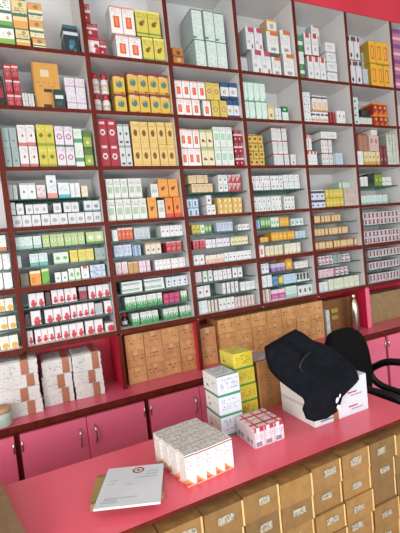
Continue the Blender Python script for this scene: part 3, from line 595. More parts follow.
(6,0,0,-1.447,'red_fade',0.2938,0.0463,2,1,0.0712,0.035,0.1),
(6,0,0,-1.447,'red_low',0.3961,0.0494,1,1,0.0434,0.035,0.1),
(6,1,2,-1.2617,'green_stripe_flat',0.4991,0.1297,2,2,0.0318,0.035,0.1),
(6,1,2,-1.2617,'bluemark_white',0.7669,0.0347,4,1,0.0587,0.035,0.1),
(6,1,1,-1.3523,'green_base',0.5195,0.0307,7,1,0.0685,0.035,0.1),
(6,1,1,-1.3523,'magenta_flat',0.7425,0.0333,3,2,0.0294,0.035,0.1),
(6,1,1,-1.3523,'green_base',0.8484,0.0412,1,1,0.0587,0.035,0.1),
(6,1,0,-1.447,'brown_bottle',0.4984,0.0362,1,1,0.0759,0.035,0.1),
(6,1,0,-1.447,'green_base',0.5476,0.0422,1,1,0.0685,0.035,0.1),
(6,1,0,-1.447,'green_base',0.5951,0.0353,3,1,0.0685,0.035,0.1),
(6,1,0,-1.447,'green_base',0.7318,0.0304,3,1,0.0661,0.035,0.1),
(6,1,0,-1.447,'green_base',0.8318,0.0368,2,1,0.0661,0.035,0.1),
(6,2,2,-1.2617,'pink_print',0.9551,0.0206,2,1,0.0665,0.035,0.1),
(6,2,2,-1.2617,'blackdot_green',0.999,0.0356,2,1,0.0665,0.035,0.1),
(6,2,2,-1.2617,'pinkdot_white',1.0755,0.0314,4,1,0.0619,0.035,0.1),
(6,2,2,-1.2617,'blackdot_white',1.2125,0.0341,2,1,0.0665,0.035,0.1),
(6,2,1,-1.3523,'reddot_white',0.9551,0.0444,2,1,0.0688,0.035,0.1),
(6,2,1,-1.3523,'slim_white',1.1275,0.03,4,1,0.0688,0.035,0.1),
(6,2,1,-1.3523,'flat_white',1.2561,0.0365,3,1,0.0574,0.035,0.1),
(6,2,0,-1.447,'white_mark',0.9573,0.03,2,1,0.0757,0.035,0.1),
(6,2,0,-1.447,'slim_brown',1.02,0.0223,3,1,0.0711,0.035,0.1),
(6,2,0,-1.447,'white_black',1.0896,0.0283,4,1,0.0711,0.035,0.1),
(6,2,0,-1.447,'redstripe_white',1.2085,0.0241,6,1,0.0642,0.035,0.1),
(6,3,2,-1.2617,'white_black',1.4208,0.0322,2,1,0.0631,0.035,0.1),
(6,3,2,-1.2617,'purple_flat',1.5008,0.0373,3,1,0.0546,0.035,0.1),
(6,3,2,-1.2617,'amber_box',1.6155,0.0548,1,1,0.0767,0.035,0.1),
(6,3,2,-1.2617,'browndot_white',1.6954,0.0284,4,1,0.0483,0.035,0.1),
(6,3,1,-1.3523,'white_plain',1.4182,0.0388,2,1,0.0767,0.035,0.1),
(6,3,1,-1.3523,'blue_flat',1.4985,0.0503,1,2,0.0315,0.035,0.1),
(6,3,1,-1.3523,'yellow_small',1.5515,0.0349,1,1,0.0546,0.035,0.1),
(6,3,1,-1.3523,'paleblue',1.5891,0.0358,3,1,0.0631,0.035,0.1),
(6,3,1,-1.3523,'black_panel',1.702,0.0264,4,1,0.0589,0.035,0.1),
(6,3,0,-1.447,'redstripe_white',1.4153,0.0311,2,1,0.0807,0.035,0.1),
(6,3,0,-1.447,'magenta_wide',1.4827,0.0561,2,1,0.0694,0.035,0.1),
(6,3,0,-1.447,'mint_white',1.5975,0.0322,3,1,0.0757,0.035,0.1),
(6,3,0,-1.447,'blackoval_white',1.6998,0.0419,3,1,0.0673,0.035,0.1),
(6,4,2,-1.2617,'pink_black_white',1.8959,0.0338,4,2,0.031,0.035,0.1),
(6,4,2,-1.2617,'teal_grey',2.0366,0.0385,2,1,0.0621,0.035,0.1),
(6,4,2,-1.2617,'pink_black_white',2.1165,0.0394,2,2,0.029,0.035,0.1),
(6,4,1,-1.3523,'pink_swirl',1.8912,0.0352,4,2,0.029,0.035,0.1),
(6,4,1,-1.3523,'pink_black_white',2.0378,0.0433,3,2,0.029,0.035,0.1),
(6,4,0,-1.447,'white_plain2',1.8861,0.0398,2,2,0.0331,0.035,0.1),
(6,4,0,-1.447,'cream_long',1.9712,0.0494,6,1,0.0766,0.035,0.1),
(6,5,2,-1.2617,'maroon_label',2.388,0.0371,9,1,0.0569,0.035,0.1),
(6,5,1,-1.3523,'maroon_label',2.3779,0.0371,9,1,0.0555,0.035,0.1),
(6,5,0,-1.447,'maroon_label',2.3735,0.0365,9,1,0.0597,0.035,0.1),
(5,-1,2,-0.9703,'redbase_white',-0.0931,0.0344,2,1,0.0763,0.035,0.1),
(5,-1,1,-1.0607,'tealstripe_white',-0.0914,0.0371,2,1,0.0763,0.035,0.1),
(5,-1,0,-1.155,'tealstripe_white',-0.1022,0.0422,2,1,0.0798,0.035,0.1),
(6,-1,2,-1.2617,'yellowbase_white',-0.1421,0.0378,3,1,0.061,0.035,0.1),
(6,-1,1,-1.3523,'yellowbase_white',-0.1396,0.038,3,1,0.064,0.035,0.1),
(6,-1,0,-1.447,'yellowbase_white',-0.1504,0.0417,3,1,0.064,0.035,0.1)]
# ------------------------------------------------------------------ room
st = lambda o: tag(o, kind='structure')
st(box('floor', -2.6, 5.4, -4.2, 1.0, -2.56, -2.52, M['floor']))
st(box('wall_back', -2.6, 5.4, .30, .40, -2.52, .95, M['wall']))
st(box('wall_left', -2.6, -2.5, -4.2, .30, -2.52, .95, M['wall']))
st(box('wall_right', 5.3, 5.4, -4.2, .30, -2.52, .95, M['wall']))
st(box('ceiling', -2.6, 5.4, -4.2, .40, .95, 1.0, M['ceil']))

# ------------------------------------------------------------------ shelving
zs = [0.495, 0, -.291, -.583, -.874, -1.165, -1.457, -1.77]
DEP = .24
su = empty('wall_shelving', .9, 0, -1.77); tag(su, 'white pigeonhole shelving with brown edges filled with medicine boxes', 'shelving')
def P(o): # parent keeping world place
    o.parent = su; o.matrix_parent_inverse = Matrix.Translation(-su.location); return o
X0, X1 = -2*W, 9*W
for i in range(-2, 10):
    x = i*W
    P(box('upright', x-.0125, x+.0125, 0, DEP, zs[6]-TH/2, .5028, M['white_lam'], front=M['brown_edge']))
for r in range(0, 7):
    th = .028 if r in (5, 6) else TH
    for c in range(-2, 9):
        zc = zs[r]
        P(box('shelf_board', c*W+.0125, (c+1)*W-.0125, .001, DEP, zc-th+TH/2 if r else .503, zc+TH/2 if r else .519, M['white_lam'], front=M['brown_edge']))
bp = P(box('back_panel', X0, X1, DEP, DEP+.015, zs[6]-TH/2, .51, M['white_lam']))
P(box('fascia_board', X0, X1, -.004, -.0005, .503, .93, M['red_board']))
# lower bay standing on the back counter
P(box('lower_back_panel', X0, X1, DEP, DEP+.015, zs[7], zs[6]-TH/2-.0005, M['pink_back']))
for i in (-2, 1, 2, 5, 7, 9):
    wd = .02 if i == 5 else .012
    P(box('lower_upright', i*W-wd, i*W+wd, 0, DEP, zs[7], zs[6]-TH/2-.0085, M['pink_back'], front=M['pink_lam'] if i == 5 else M['brown_edge']))
def tiers(r, c):
    base, top = zs[r]+TH/2, zs[r-1]-TH/2
    n = 2 if (r == 4 and c in (0, 2, 3, 5)) or (r, c) == (5, 5) else 3 if r in (5, 6) else 1
    return base, top, n
for r in (4, 5, 6):
    for c in range(-1, 6):
        base, top, n = tiers(r, c)
        for k in range(1, n):
            z = base+(top-base)*k/n
            v, f = box_vf(c*W+.013, (c+1)*W-.013, .028, DEP-.002, z-.0025+ZO, z+.0025+ZO)
            me = mesh_from('glass_shelf', v, f, [M['glass'], M['glass_edge']], [1, 0, 0, 0, 0, 0])
            P(mobj('glass_shelf', me))

# ------------------------------------------------------------------ back counter: worktop and cabinets
wt = box('back_worktop', X0, X1, -.12, .299, -1.80, -1.7705, M['pink_top2'], front=M['brown_edge'])
tag(wt, 'long dusty pink worktop with dark front edge under the shelving', 'worktop')
units = [(-.70, -.08, 'cabinet'), (-.08, .541, 'c'), (.541, 1.15, 'c'), (1.15, 1.735, 'c'), (1.735, 2.335, 'c'), (2.335, 2.94, 'c')]
ulab = ['pink base cabinet cut off by the left edge of the photo', 'pink two-door base cabinet below the stacked white paper parcels',
        'pink two-door base cabinet below the three-by-four block of brown cartons', 'pink base cabinet hidden behind the white and yellow carton stacks',
        'pink base cabinet behind the black office chair', 'pink base cabinet at the right edge past the chair arm']
for (a, b, _), lab in zip(units, ulab):
    u = empty('base_cabinet', (a+b)/2, .08, -2.52); tag(u, lab, 'cabinet')
    def Q(o):
        o.parent = u; o.matrix_parent_inverse = Matrix.Translation(-u.location); return o
    Q(box('cabinet_body', a+.001, b-.001, -.085, .295, -2.44, -1.8005, M['pink_back'], front=M['brown_edge']))
    Q(box('plinth', a+.01, b-.01, -.04, .28, -2.519, -2.4405, M['brown_edge']))
    mid = (a+b)/2
    for s, (p, q) in enumerate(((a+.012, mid-.0015), (mid+.0015, b-.012))):
        d = Q(box('door', p, q, -.104, -.0855, -2.43, -1.822, M['pink_lam'], bevel=.0015))
        xh = q-.035 if s == 0 else p+.035
        zt = -1.87+ZO
        h = tube('handle', [(xh, -.104, zt), (xh, -.125, zt-.012), (xh+.002, -.132, zt-.045), (xh, -.125, zt-.078), (xh, -.104, zt-.09)], .0045, M['chrome'], d)
        h.matrix_parent_inverse = Matrix()
        tag(h, 'chrome bow handle')
        hx = p+.006 if s == 0 else q-.006
        for hz in (-1.90, -2.33):
            hi = lathe('hinge', [(.004, 0), (.004, .05)], M['chrome'], d, 8, (hx, -.1085, hz+ZO))

# ------------------------------------------------------------------ front counter
fc = empty('front_counter', 1.2, -.86, -2.52); tag(fc, 'coral pink service counter in the foreground', 'counter')
def Q(o, par=None):
    o.parent = fc; o.matrix_parent_inverse = Matrix.Translation(-fc.location); return o
Q(box('countertop', -.9, 1.318, -1.083, -.665, -1.762, -1.75, M['pink_top'], front=M['brown_edge']))
Q(box('counter_body', -.88, 1.30, -.95, -.69, -2.519, -1.7625, M['pink_lam']))
Q(box('carton_ledge', -.88, 1.30, -1.19, -.9505, -2.20, -2.17, M['brown_edge']))
Q(box('ledge_base', -.88, 1.30, -1.17, -.9505, -2.519, -2.2005, M['pink_lam']))

# ------------------------------------------------------------------ boxes on the shelves
ORD = ['first', 'second', 'third', 'fourth', 'fifth', 'sixth', 'seventh', 'eighth', 'ninth', 'tenth', 'eleventh', 'twelfth']
ROWN = {1: 'top row', 2: 'second row', 3: 'third row', 4: 'fourth row', 5: 'fifth row', 6: 'sixth row'}
BAY = {-1: 'left edge bay', 0: 'first bay', 1: 'second bay', 2: 'third bay', 3: 'fourth bay', 4: 'fifth bay', 5: 'sixth bay', 6: 'right edge bay'}
def layer_word(l, L):
    if L > 4: return ORD[l]+' layer up'
    if L == 1: return ''
    if L == 2: return ('lower layer', 'upper layer')[l]
    if L == 3: return ('bottom layer', 'middle layer', 'top layer')[l]
    return ('bottom layer', 'second layer', 'third layer', 'top layer')[l]
def ord_word(i, n):
    if n == 1: return ''
    if n == 2: return ('left one', 'right one')[i]
    return ORD[i]+' from left' if i < n-1 else 'rightmost one'
NDUP = {}
def make_tin(w, h):
    r = w*.48
    prof = [(r*.96, 0), (r, .002), (r, h*.3), (r, h*.3001), (r, h*.62), (r, h*.9), (r*.96, h*.905), (r*.96, h)]
    t = bpy.data.objects
    return prof, r
BOXES, CATS = {}, {}
for gi, (r, c, ti, z0, des, x0, w, n, L, h, yf, d) in enumerate(TABLE):
    oname, look, base, ops = D[des][:4]
    side = D[des][4] if len(D[des]) > 4 else None
    topc = D[des][5] if len(D[des]) > 5 else None
    bw = w*.95-.0005; bh = h-.0008
    src = None
    base_n, top_n, nt = tiers(r, c)
    group = '%ss, %s %s%s' % (look, ROWN[r], BAY[c], '' if nt == 1 else ' tier %s' % ORD[ti])
    for l in range(L):
        for i in range(n):
            if src is None:
                if des == 'unused_tin':
                    rr = bw*.48
                    src = lathe(oname, [(rr*.95, 0), (rr, .002), (rr, bh*.25), (rr, bh*.55), (rr, bh*.62), (rr, bh*.86), (rr*.97, bh*.87), (rr*.97, bh)],
                                None, seg=18, mats=[M['red_plastic'], M['white_lam']], idx=[0, 0, 0, 1, 0, 0, 1])
                elif des in ('redcap_bottle', 'brown_bottle'):
                    rr = min(bw*.46, .028); br = des == 'brown_bottle'
                    body = M['brown_liquid'] if br else M['white_lam']
                    src = empty(oname, 0, 0, -ZO)
                    lathe('bottle_body', [(rr*.9, 0), (rr, .004), (rr, bh*.58), (rr*.85, bh*.68), (rr*.62, bh*.74), (rr*.6, bh*.80)], body, src, 18)
                    lathe('cap', [(rr*.8, bh*.70), (rr*.78, bh*.95), (rr*.6, bh)], M['red_plastic'], src, 16)
                    lathe('bottle_label', [(rr+.0006, bh*.12), (rr+.0006, bh*.42)], M['white_lam'] if br else M['cream_label'], src, 18)
                else:
                    nx = max(5, min(16, round(bw/.0033))); ny = max(5, min(28, round(bh/.0033)))
                    if d > .15: nx = 14
                    fr = raster(nx, ny, base, ops, gi)
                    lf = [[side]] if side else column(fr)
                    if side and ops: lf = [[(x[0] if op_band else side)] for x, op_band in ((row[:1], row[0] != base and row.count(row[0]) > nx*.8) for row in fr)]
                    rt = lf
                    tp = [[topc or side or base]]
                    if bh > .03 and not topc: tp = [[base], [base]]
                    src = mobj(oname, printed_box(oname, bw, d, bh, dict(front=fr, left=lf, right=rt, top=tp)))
                o = src
            else:
                o = src.copy(); COL.objects.link(o)
                for ch in src.children:
                    cc = ch.copy(); cc.parent = o; COL.objects.link(cc)
            jit = random.uniform(-.007, .007)
            o.location = (x0+w*(i+.5), yf+d/2+abs(jit), z0+h*l+ZO+.0006)
            if bw < .09: o.rotation_euler.z = random.uniform(-.03, .03)
            BOXES.setdefault((r, c, ti, look), []).append((o, o.location.x, z0+h*l))
            CATS[o.name] = ('bottle' if 'bottle' in oname and 'box' not in oname else 'tin' if oname.endswith('tin') else 'medicine box', group, nt)
# labels: order in the layer, layer, tier, row and bay
for (r, c, ti, look), lst in BOXES.items():
    lst.sort(key=lambda t: t[2])
    layers = [[lst[0]]]
    for t in lst[1:]:
        if t[2]-layers[-1][0][2] > .018: layers.append([t])
        else: layers[-1].append(t)
    for l, lay in enumerate(layers):
        lay.sort(key=lambda t: t[1])
        for i, (o, _, _) in enumerate(lay):
            cat, group, nt = CATS[o.name]
            bits = [look, ord_word(i, len(lay)), layer_word(l, len(layers))]
            if nt == 3: bits.append(('bottom tier', 'middle tier', 'top tier')[ti])
            if nt == 2: bits.append(('below glass', 'on glass')[ti])
            bits.append(ROWN[r]+' '+BAY[c])
            tag(o, ', '.join(b for b in bits if b), cat, group)

# ------------------------------------------------------------------ white paper parcels on the back counter
def parcel_mesh(w, d, h, seed):
    fr = raster(26, 14, '#cbc8c4', [('t', .15, .8, '#969aa6', .13)], seed)
    rnd = random.Random(seed)
    for j in range(14):
        for i in range(26):
            if rnd.random() < .06: fr[j][i] = '#bab7b4'
    sd = [['#bdbab8' if (j+i) % 3 else '#a9a7a6' for i in range(6)] for j in range(6)]
    tp = raster(14, 10, '#cfcdc9', [('t', .1, .9, '#8f93a0', .25)], seed+5)
    return printed_box('paper_parcel', w, d, h, dict(front=fr, left=sd, right=sd, top=tp), 'paper')
psrc = []
stacks = [(-.050, .185, [.068, .068, .062, .072], 'left', -.018), (.131, .145, [.078, .072, .082], 'middle', .03), (.281, .150, [.070, .070, .094], 'right', .02)]
pw = {0: 'lowest', 1: 'second from the bottom', 2: 'third from the bottom', 3: 'topmost'}
for si, (xc, w_, hs, nm, y0) in enumerate(stacks):
    z = -1.77; 
    for k, h_ in enumerate(hs):
        ww = w_-.006*random.random(); dd = .20
        p = mobj('paper_parcel', parcel_mesh(ww, dd, h_-.001, 31*si+k))
        bm = bmesh.new(); bm.from_mesh(p.data)     # slack, slightly slumped wrapping
        for v in bm.verts:
            e = max(abs(v.co.x)/(ww/2), abs(v.co.y)/(dd/2))
            v.co.x += .0012*math.sin(v.co.z*160+k*2+v.co.y*30); v.co.y += .002*math.sin(v.co.x*60+k)
            if v.co.z > h_*.5 and e > .93 and k == len(hs)-1: v.co.z -= .006
        bm.to_mesh(p.data); bm.free()
        p.location = (xc+random.uniform(-.003, .003), y0+dd/2, z+ZO); z += h_
        p.rotation_euler.z = random.uniform(-.015, .015)
        side_word = {'left': 'leftmost stack', 'middle': 'middle stack', 'right': 'rightmost stack', 'edge': 'leftmost parcel stack'}[nm]
        word = 'topmost' if k == len(hs)-1 else pw[k]
        tag(p, 'white paper parcel with brown tape, %s in %s' % (word, side_word), 'parcel', 'white taped parcels on the back counter')
        tx = (.22, .12, .30, .18)[k]*ww
        tp = box('packing_tape', tx-.017, tx+.017, -dd/2-.0035, -dd/2-.0022, .001, h_-.002, M['tape'], p, world=False)
        tp2 = box('packing_tape', tx-.017, tx+.017, -dd/2-.003, dd/2, h_-.001, h_-.0002, M['tape'], p, world=False) if k == len(hs)-1 else None
# plastic jar by the parcels
j = empty('plastic_jar', -.128, -.075, -1.77); tag(j, 'squat frosted grey-green jar with tan lid beside the left parcels', 'jar')
lathe('jar_body', [(.036, 0), (.040, .006), (.041, .055), (.036, .064)], M['jar'], j, 24)
lathe('lid', [(.038, .064), (.039, .067), (.038, .084), (.034, .087)], M['tan'], j, 24)
# brown block at the counter's left end
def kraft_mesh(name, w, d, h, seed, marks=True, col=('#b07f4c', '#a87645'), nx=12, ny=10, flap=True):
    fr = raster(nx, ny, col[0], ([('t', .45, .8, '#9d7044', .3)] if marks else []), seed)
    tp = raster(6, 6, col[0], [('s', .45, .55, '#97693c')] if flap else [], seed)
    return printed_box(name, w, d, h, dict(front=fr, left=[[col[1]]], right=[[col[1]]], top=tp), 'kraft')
o = mobj('brown_carton', kraft_mesh('brown_carton', .30, .40, .05, 3, False, ('#8f6f50', '#7d6046')))
o.location = (-.222, -.885, -1.7495+ZO); o.rotation_euler.z = math.radians(13)
tag(o, 'blurred flat brown carton at the bottom left corner of the counter', 'carton')

# ------------------------------------------------------------------ brown cartons on the back counter
def tape_on(o, w, d, h, x, tw=.012, top=True):
    return box('sealing_tape', x-tw, x+tw, -d/2-.0012, -d/2-.0003, h*.70, h-.001, M['dulltape'], o, world=False)
cols3 = []
def carton_block(x0, pitch, ncol, nrow, hh, y0, names, where, tone, ncols_from=0):
    for i in range(ncol):
        for k in range(nrow):
            w_ = pitch-.002; d_ = .16
            o = mobj('brown_carton', kraft_mesh('brown_carton', w_, d_, hh-.001, i*7+k+ncols_from, True, tone[(i+k) % 2]))
            o.location = (x0+pitch*(i+.5), y0+d_/2+random.uniform(0, .008), -1.77+hh*k+ZO+.0005)
            tape_on(o, w_, d_, hh-.001, 0)
            lab = 'small brown carton in %s, %s row, %s' % (where, ('bottom', 'middle', 'top')[k] if nrow == 3 else ('bottom', 'top')[k], ord_word(i, ncol))
            tag(o, lab, 'carton', names)
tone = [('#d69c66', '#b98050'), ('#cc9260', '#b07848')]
carton_block(.494, .1065, 4, 3, .0925, .04, 'brown cartons below the second bay', 'the block under the second bay', tone)
carton_block(.943, .118, 1, 2, .115, .05, 'brown cartons below the third bay', 'the column right of the brown gap', tone, 40)
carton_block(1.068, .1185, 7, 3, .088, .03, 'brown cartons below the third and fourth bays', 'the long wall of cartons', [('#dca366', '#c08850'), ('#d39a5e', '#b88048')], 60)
# bay right of the cartons
g = raster(5, 24, '#c6cbc8', [('t', .05, .95, '#5f8a72', .5), ('b', .3, .34, '#8a8f8d'), ('b', .64, .68, '#8a8f8d')], 4)
for k in range(3):
    o = mobj('ointment_box', printed_box('ointment_box', .030, .08, .062, dict(front=raster(5, 8, '#c6cbc8', [('t', .1, .9, '#5f8a72', .6)], k), left=[['#b5bab7']], right=[['#b5bab7']], top=[['#c6cbc8']])))
    o.location = (1.935, .03+.04, -1.7695+.0625*k+ZO); tag(o, 'white box green print, %s of the slim pile right of the brown cartons' % ('lowest', 'middle one', 'top one')[k], 'medicine box', 'slim pile right of the brown cartons')
o = mobj('upright_brown_carton', kraft_mesh('upright_brown_carton', .27, .08, .235, 9, False, ('#8a5a30', '#7a4e2a'), 10, 10)); o.location = (2.115, .16, -1.7695+ZO)
tag(o, 'dark brown carton standing behind the steel flask', 'carton')
lb = box('sticker', -.06, .0, -.0415, -.0402, .135, .165, noise_mat('olive_sticker', '#a08a3a', '#b39d4a', 9, .6), o, world=False)
lb = box('sticker', -.06, .0, -.0415, -.0402, .085, .115, noise_mat('olive_sticker', '#94803a', '#a8934a', 9, .6), o, world=False)
o = mobj('upright_brown_carton', kraft_mesh('upright_brown_carton', .60, .10, .225, 12, False, ('#9c8058', '#8b7048'), 24, 10))
for_ = o; o.location = (2.64, .12, -1.7695+ZO)
tag(o, 'wide pale brown carton in the lowest bay at the right edge', 'carton')
fl = empty('steel_flask', 2.185, .03, -1.77); tag(fl, 'tall stainless steel flask standing on the back counter near the chair', 'bottle')
lathe('flask_body', [(.032, 0), (.034, .004), (.034, .15), (.031, .185), (.020, .222), (.016, .235)], M['steel'], fl, 28)
lathe('cap', [(.017, .235), (.018, .237), (.018, .262), (.014, .268)], M['steel'], fl, 24)
o = mobj('medicine_box', printed_box('medicine_box', .04, .04, .06, dict(front=raster(8, 12, '#d5c5c5', [('b', .7, 1, '#c0707a'), ('t', .1, .6, '#a08a8e', .5)], 2), left=[['#c2b2b2']], right=[['#c2b2b2']], top=[['#cfa5a8']])))
o.location = (1.24, -.06, -1.7695+ZO)
tag(o, 'small white and pink box peeping out behind the yellow cartons', 'medicine box')

# ------------------------------------------------------------------ cartons stacked in front of the counter
zb = -2.17
lab_m = noise_mat('crumpled_label', '#8d8068', '#a89f8d', 90, .35, bump=.3)
src = {}
x = .136-.375
for i in range(0, 9):
    xl = .149+.1265*i
    z = zb+.0006
    hs = [random.uniform(.073, .0785) for _ in range(5)]
    s = (.386+(i*5%4-1.5)*.003)/sum(hs)
    if xl > 1.2: break
    for k in range(5):
        h_ = hs[k]*s; w_ = .1235+random.uniform(-.001, .0008); d_ = .138
        sh = random.random()*.06
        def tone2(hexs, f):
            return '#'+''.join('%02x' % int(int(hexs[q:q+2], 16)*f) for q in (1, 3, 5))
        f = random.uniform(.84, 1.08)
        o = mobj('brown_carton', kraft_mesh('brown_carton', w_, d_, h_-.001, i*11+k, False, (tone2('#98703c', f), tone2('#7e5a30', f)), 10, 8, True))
        yy = -1.102+d_/2+random.uniform(-.004, .010)-(.007 if (i+k*2) % 5 == 0 else 0)
        o.location = (xl+.0625, yy, z+ZO); o.rotation_euler.z = random.uniform(-.012, .012); z += h_
        # crumpled pale label, seam tape
        bm = bmesh.new(); nx, ny = 10, 6; lw, lh = .036+random.random()*.016, .018+random.random()*.008
        cx, cz = random.uniform(-.012, .02), h_*.52+random.uniform(-.006, .008)
        vs = [[bm.verts.new((cx+lw*(a/nx-.5)+random.uniform(-.0012, .0012), -d_/2-.0012-random.random()*.0016, cz+lh*(b/ny-.5)+random.uniform(-.0012, .0012))) for a in range(nx+1)] for b in range(ny+1)]
        for b in range(ny):
            for a in range(nx): bm.faces.new((vs[b][a], vs[b][a+1], vs[b+1][a+1], vs[b+1][a])).material_index = int(random.random() < .3)
        me = bpy.data.meshes.new('paper_label'); bm.to_mesh(me); bm.free(); me.materials.append(lab_m); me.materials.append(M['ink'] if 'ink' in M else M['wood'])
        if (i*3+k) % 7 != 2: tag(mobj('paper_label', me, o), 'crumpled pale printed label')
        box('sealing_tape', w_/2-.0055, w_/2+.0006, -d_/2-.0008, -d_/2+.0005, .001, h_-.002, M['cleartape'], o, world=False)
        rw = ('lowest', 'fourth', 'third', 'second', 'top')[k]
        rw = {'lowest': 'bottom row', 'fourth': 'fourth row down', 'third': 'third row down', 'second': 'second row down', 'top': 'top row'}[rw]
        ii = i
        nm = (ORD+['thirteenth'])[ii]
        tag(o, 'brown carton stacked against the counter front, %s, %s column from left' % (rw, nm), 'carton', 'brown cartons stacked in front of the counter')

# ------------------------------------------------------------------ things on the front counter
ZC = -1.7495
# pad on a flat carton
o = empty('flat_carton', .242, -.925, ZC, math.radians(-18)); tag(o, 'flat brown carton lying under the white notepad', 'carton')
box('carton_body', -.100, .105, -.070, .070, 0, .022, noise_mat('kraft_flat', '#84643c', '#96734a', 20, .7), o, world=False)
box('carton_sleeve', -.1015, -.072, -.055, .055, .0002, .0225, noise_mat('gold_sleeve', '#957c48', '#a38a52', 14, .4), o, world=False)
V = [hp for hp in [(.129, -.998), (.295, -1.071), (.366, -.898), (.206, -.825)]]
pv = [(x, y, ZC+.0235+ZO) for x, y in V]+[(x, y, ZC+.030+ZO) for x, y in V]
cx = sum(p[0] for p in pv)/8; cy = sum(p[1] for p in pv)/8; cz = ZC+.0235+ZO
pad = mobj('notepad', mesh_from('notepad', [(a-cx, b-cy, c-cz) for a, b, c in pv], BF, [M['padpaper']])); pad.location = (cx, cy, cz)
tag(pad, 'white notepad with round red emblem lying tilted on a flat carton', 'notepad')
def padpt(u, v, z=.0066):
    a, b, c, d = [Vector((x-cx, y-cy, 0)) for x, y in V]
    p = (a*(1-u)+b*u)*(1-v)+(d*(1-u)+c*u)*v
    return (p.x, p.y, z)
def patch(name, polys, mat, parent, z=.0069):
    v, f = [], []
    for poly in polys:
        b0 = len(v); v += [padpt(u, w_, z) for u, w_ in poly]; f.append(tuple(range(b0, b0+len(poly))))
    return mobj(name, mesh_from(name, v, f, [mat]), parent)
ring = []
for k in range(20):
    a, b = 2*math.pi*k/20, 2*math.pi*(k+1)/20
    ring.append([(.56+.105*math.cos(a), .87+.085*math.sin(a)), (.56+.105*math.cos(b), .87+.085*math.sin(b)), (.56+.07*math.cos(b), .87+.056*math.sin(b)), (.56+.07*math.cos(a), .87+.056*math.sin(a))])
ring += [[(.56+.035*math.cos(2*math.pi*k/8), .87+.03*math.sin(2*math.pi*k/8)) for k in range(8)]]
tag(patch('emblem', ring, M['rust_ink'], pad), 'round rust red ring emblem')
tx = []
rnd = random.Random(3)
for (u0, u1, v0) in [(.1, .24, .62), (.08, .22, .53), (.72, .9, .80), (.7, .88, .73), (.4, .52, .5), (.1, .3, .14), (.08, .34, .09), (.12, .62, .18), (.55, .9, .66)]:
    u = u0
    while u < u1:
        l = rnd.uniform(.015, .04); tx.append([(u, v0), (u+l, v0), (u+l, v0+.018), (u, v0+.018)]); u += l+.012
patch('lettering', tx, M['grey_ink'], pad)

# block of white cartons with flame-coloured feet: 5 x 4
a8 = math.radians(5)
def whitebox(seed):
    fr = raster(12, 26, '#d9d4d2', [('d', .30, -.34, '#d88a52'), ('d', .18, -.26, '#c4503a'), ('b', .93, .98, '#7e4a3a'), ('t', .45, .9, '#a9a3a6', .35), ('b', 0, .03, '#d9b090')], seed)
    lf = raster(12, 26, '#dedad6', [('d', -.06, .3, '#dc9560'), ('t', .55, .9, '#b5afae', .15), ('d', -.08, .2, '#cc5a40')], seed+3)
    tp = raster(10, 14, '#cbc8c6', [('t', .05, .95, '#77787c', .30), ('b', .0, .05, '#a5765a')], seed+9)
    return printed_box('white_carton', .0330, .0495, .098, dict(front=fr, left=lf, right=lf, top=tp))
wsrc = [whitebox(s) for s in (11, 23)]
for i in range(5):
    for k in range(4):
        lx, ly = -.0665+.0333*i, -.075+.050*k
        sk = -.10*ly
        o = bpy.data.objects.new('white_carton', wsrc[(i+k) % 2]); link(o)
        cx0, cy0 = .463, -.910
        dy = random.uniform(-.002, .002)
        o.location = (cx0+lx*math.cos(a8)-(ly+dy)*math.sin(a8)+sk, cy0+lx*math.sin(a8)+(ly+dy)*math.cos(a8), ZC+ZO)
        o.rotation_euler.z = a8
        tag(o, 'white carton with orange flame foot, %s, %s row from the front' % (ord_word(i, 5), ORD[k]), 'carton', 'block of white flame-foot cartons on the counter')

# white cartons with green bands, yellow cartons with green bands
def band_carton(name, w, d, h, base, band, side, seed, ink):
    fr = raster(22, 18, base, [('t', .3, .85, ink, .4), ('b', 0, .13, band)], seed)
    lf = raster(18, 18, side, [('c', .9, .25, .75, side, 1), ('t', .5, .8, ink, .2), ('c', .3, .38, .07, '#7a3f2c'), ('b', 0, .13, band)], seed+1)
    tp = raster(16, 14, base, [('b', 0, .1, band), ('t', .3, .9, ink, .5), ('s', .92, 1, band)], seed+2)
    return mobj(name, printed_box(name, w, d, h, dict(front=fr, left=lf, right=fr, top=tp)))
wn = ['lowest', 'middle', 'top']
for k in range(3):
    o = band_carton('medicine_carton', .092, .115, .0745, '#c4c8cf', '#2f8458', '#dbe2df', 50+k, '#7c8894')
    o.location = (.664+(0, .001, -.001)[k], -.763, ZC+.0755*k+ZO); o.rotation_euler.z = (.01, -.015, .02)[k]
    tag(o, 'white carton with green band, %s of the white stack on the counter' % wn[k], 'carton', 'white green-banded cartons on the counter')
yn = ['lowest', 'second from bottom', 'third from bottom', 'top']
for k in range(4):
    o = band_carton('medicine_carton', .090, .105, .0665, '#d3bf3a', '#4c9036', '#d9cf52', 70+k, '#96822a')
    o.location = (.786-(0, 0, .002, .006)[k], -.686, ZC+.0675*k+ZO); o.rotation_euler.z = (0, .012, -.01, .03)[k]
    tag(o, 'yellow carton with green band, %s of the yellow stack' % yn[k], 'carton', 'yellow green-banded cartons on the counter')
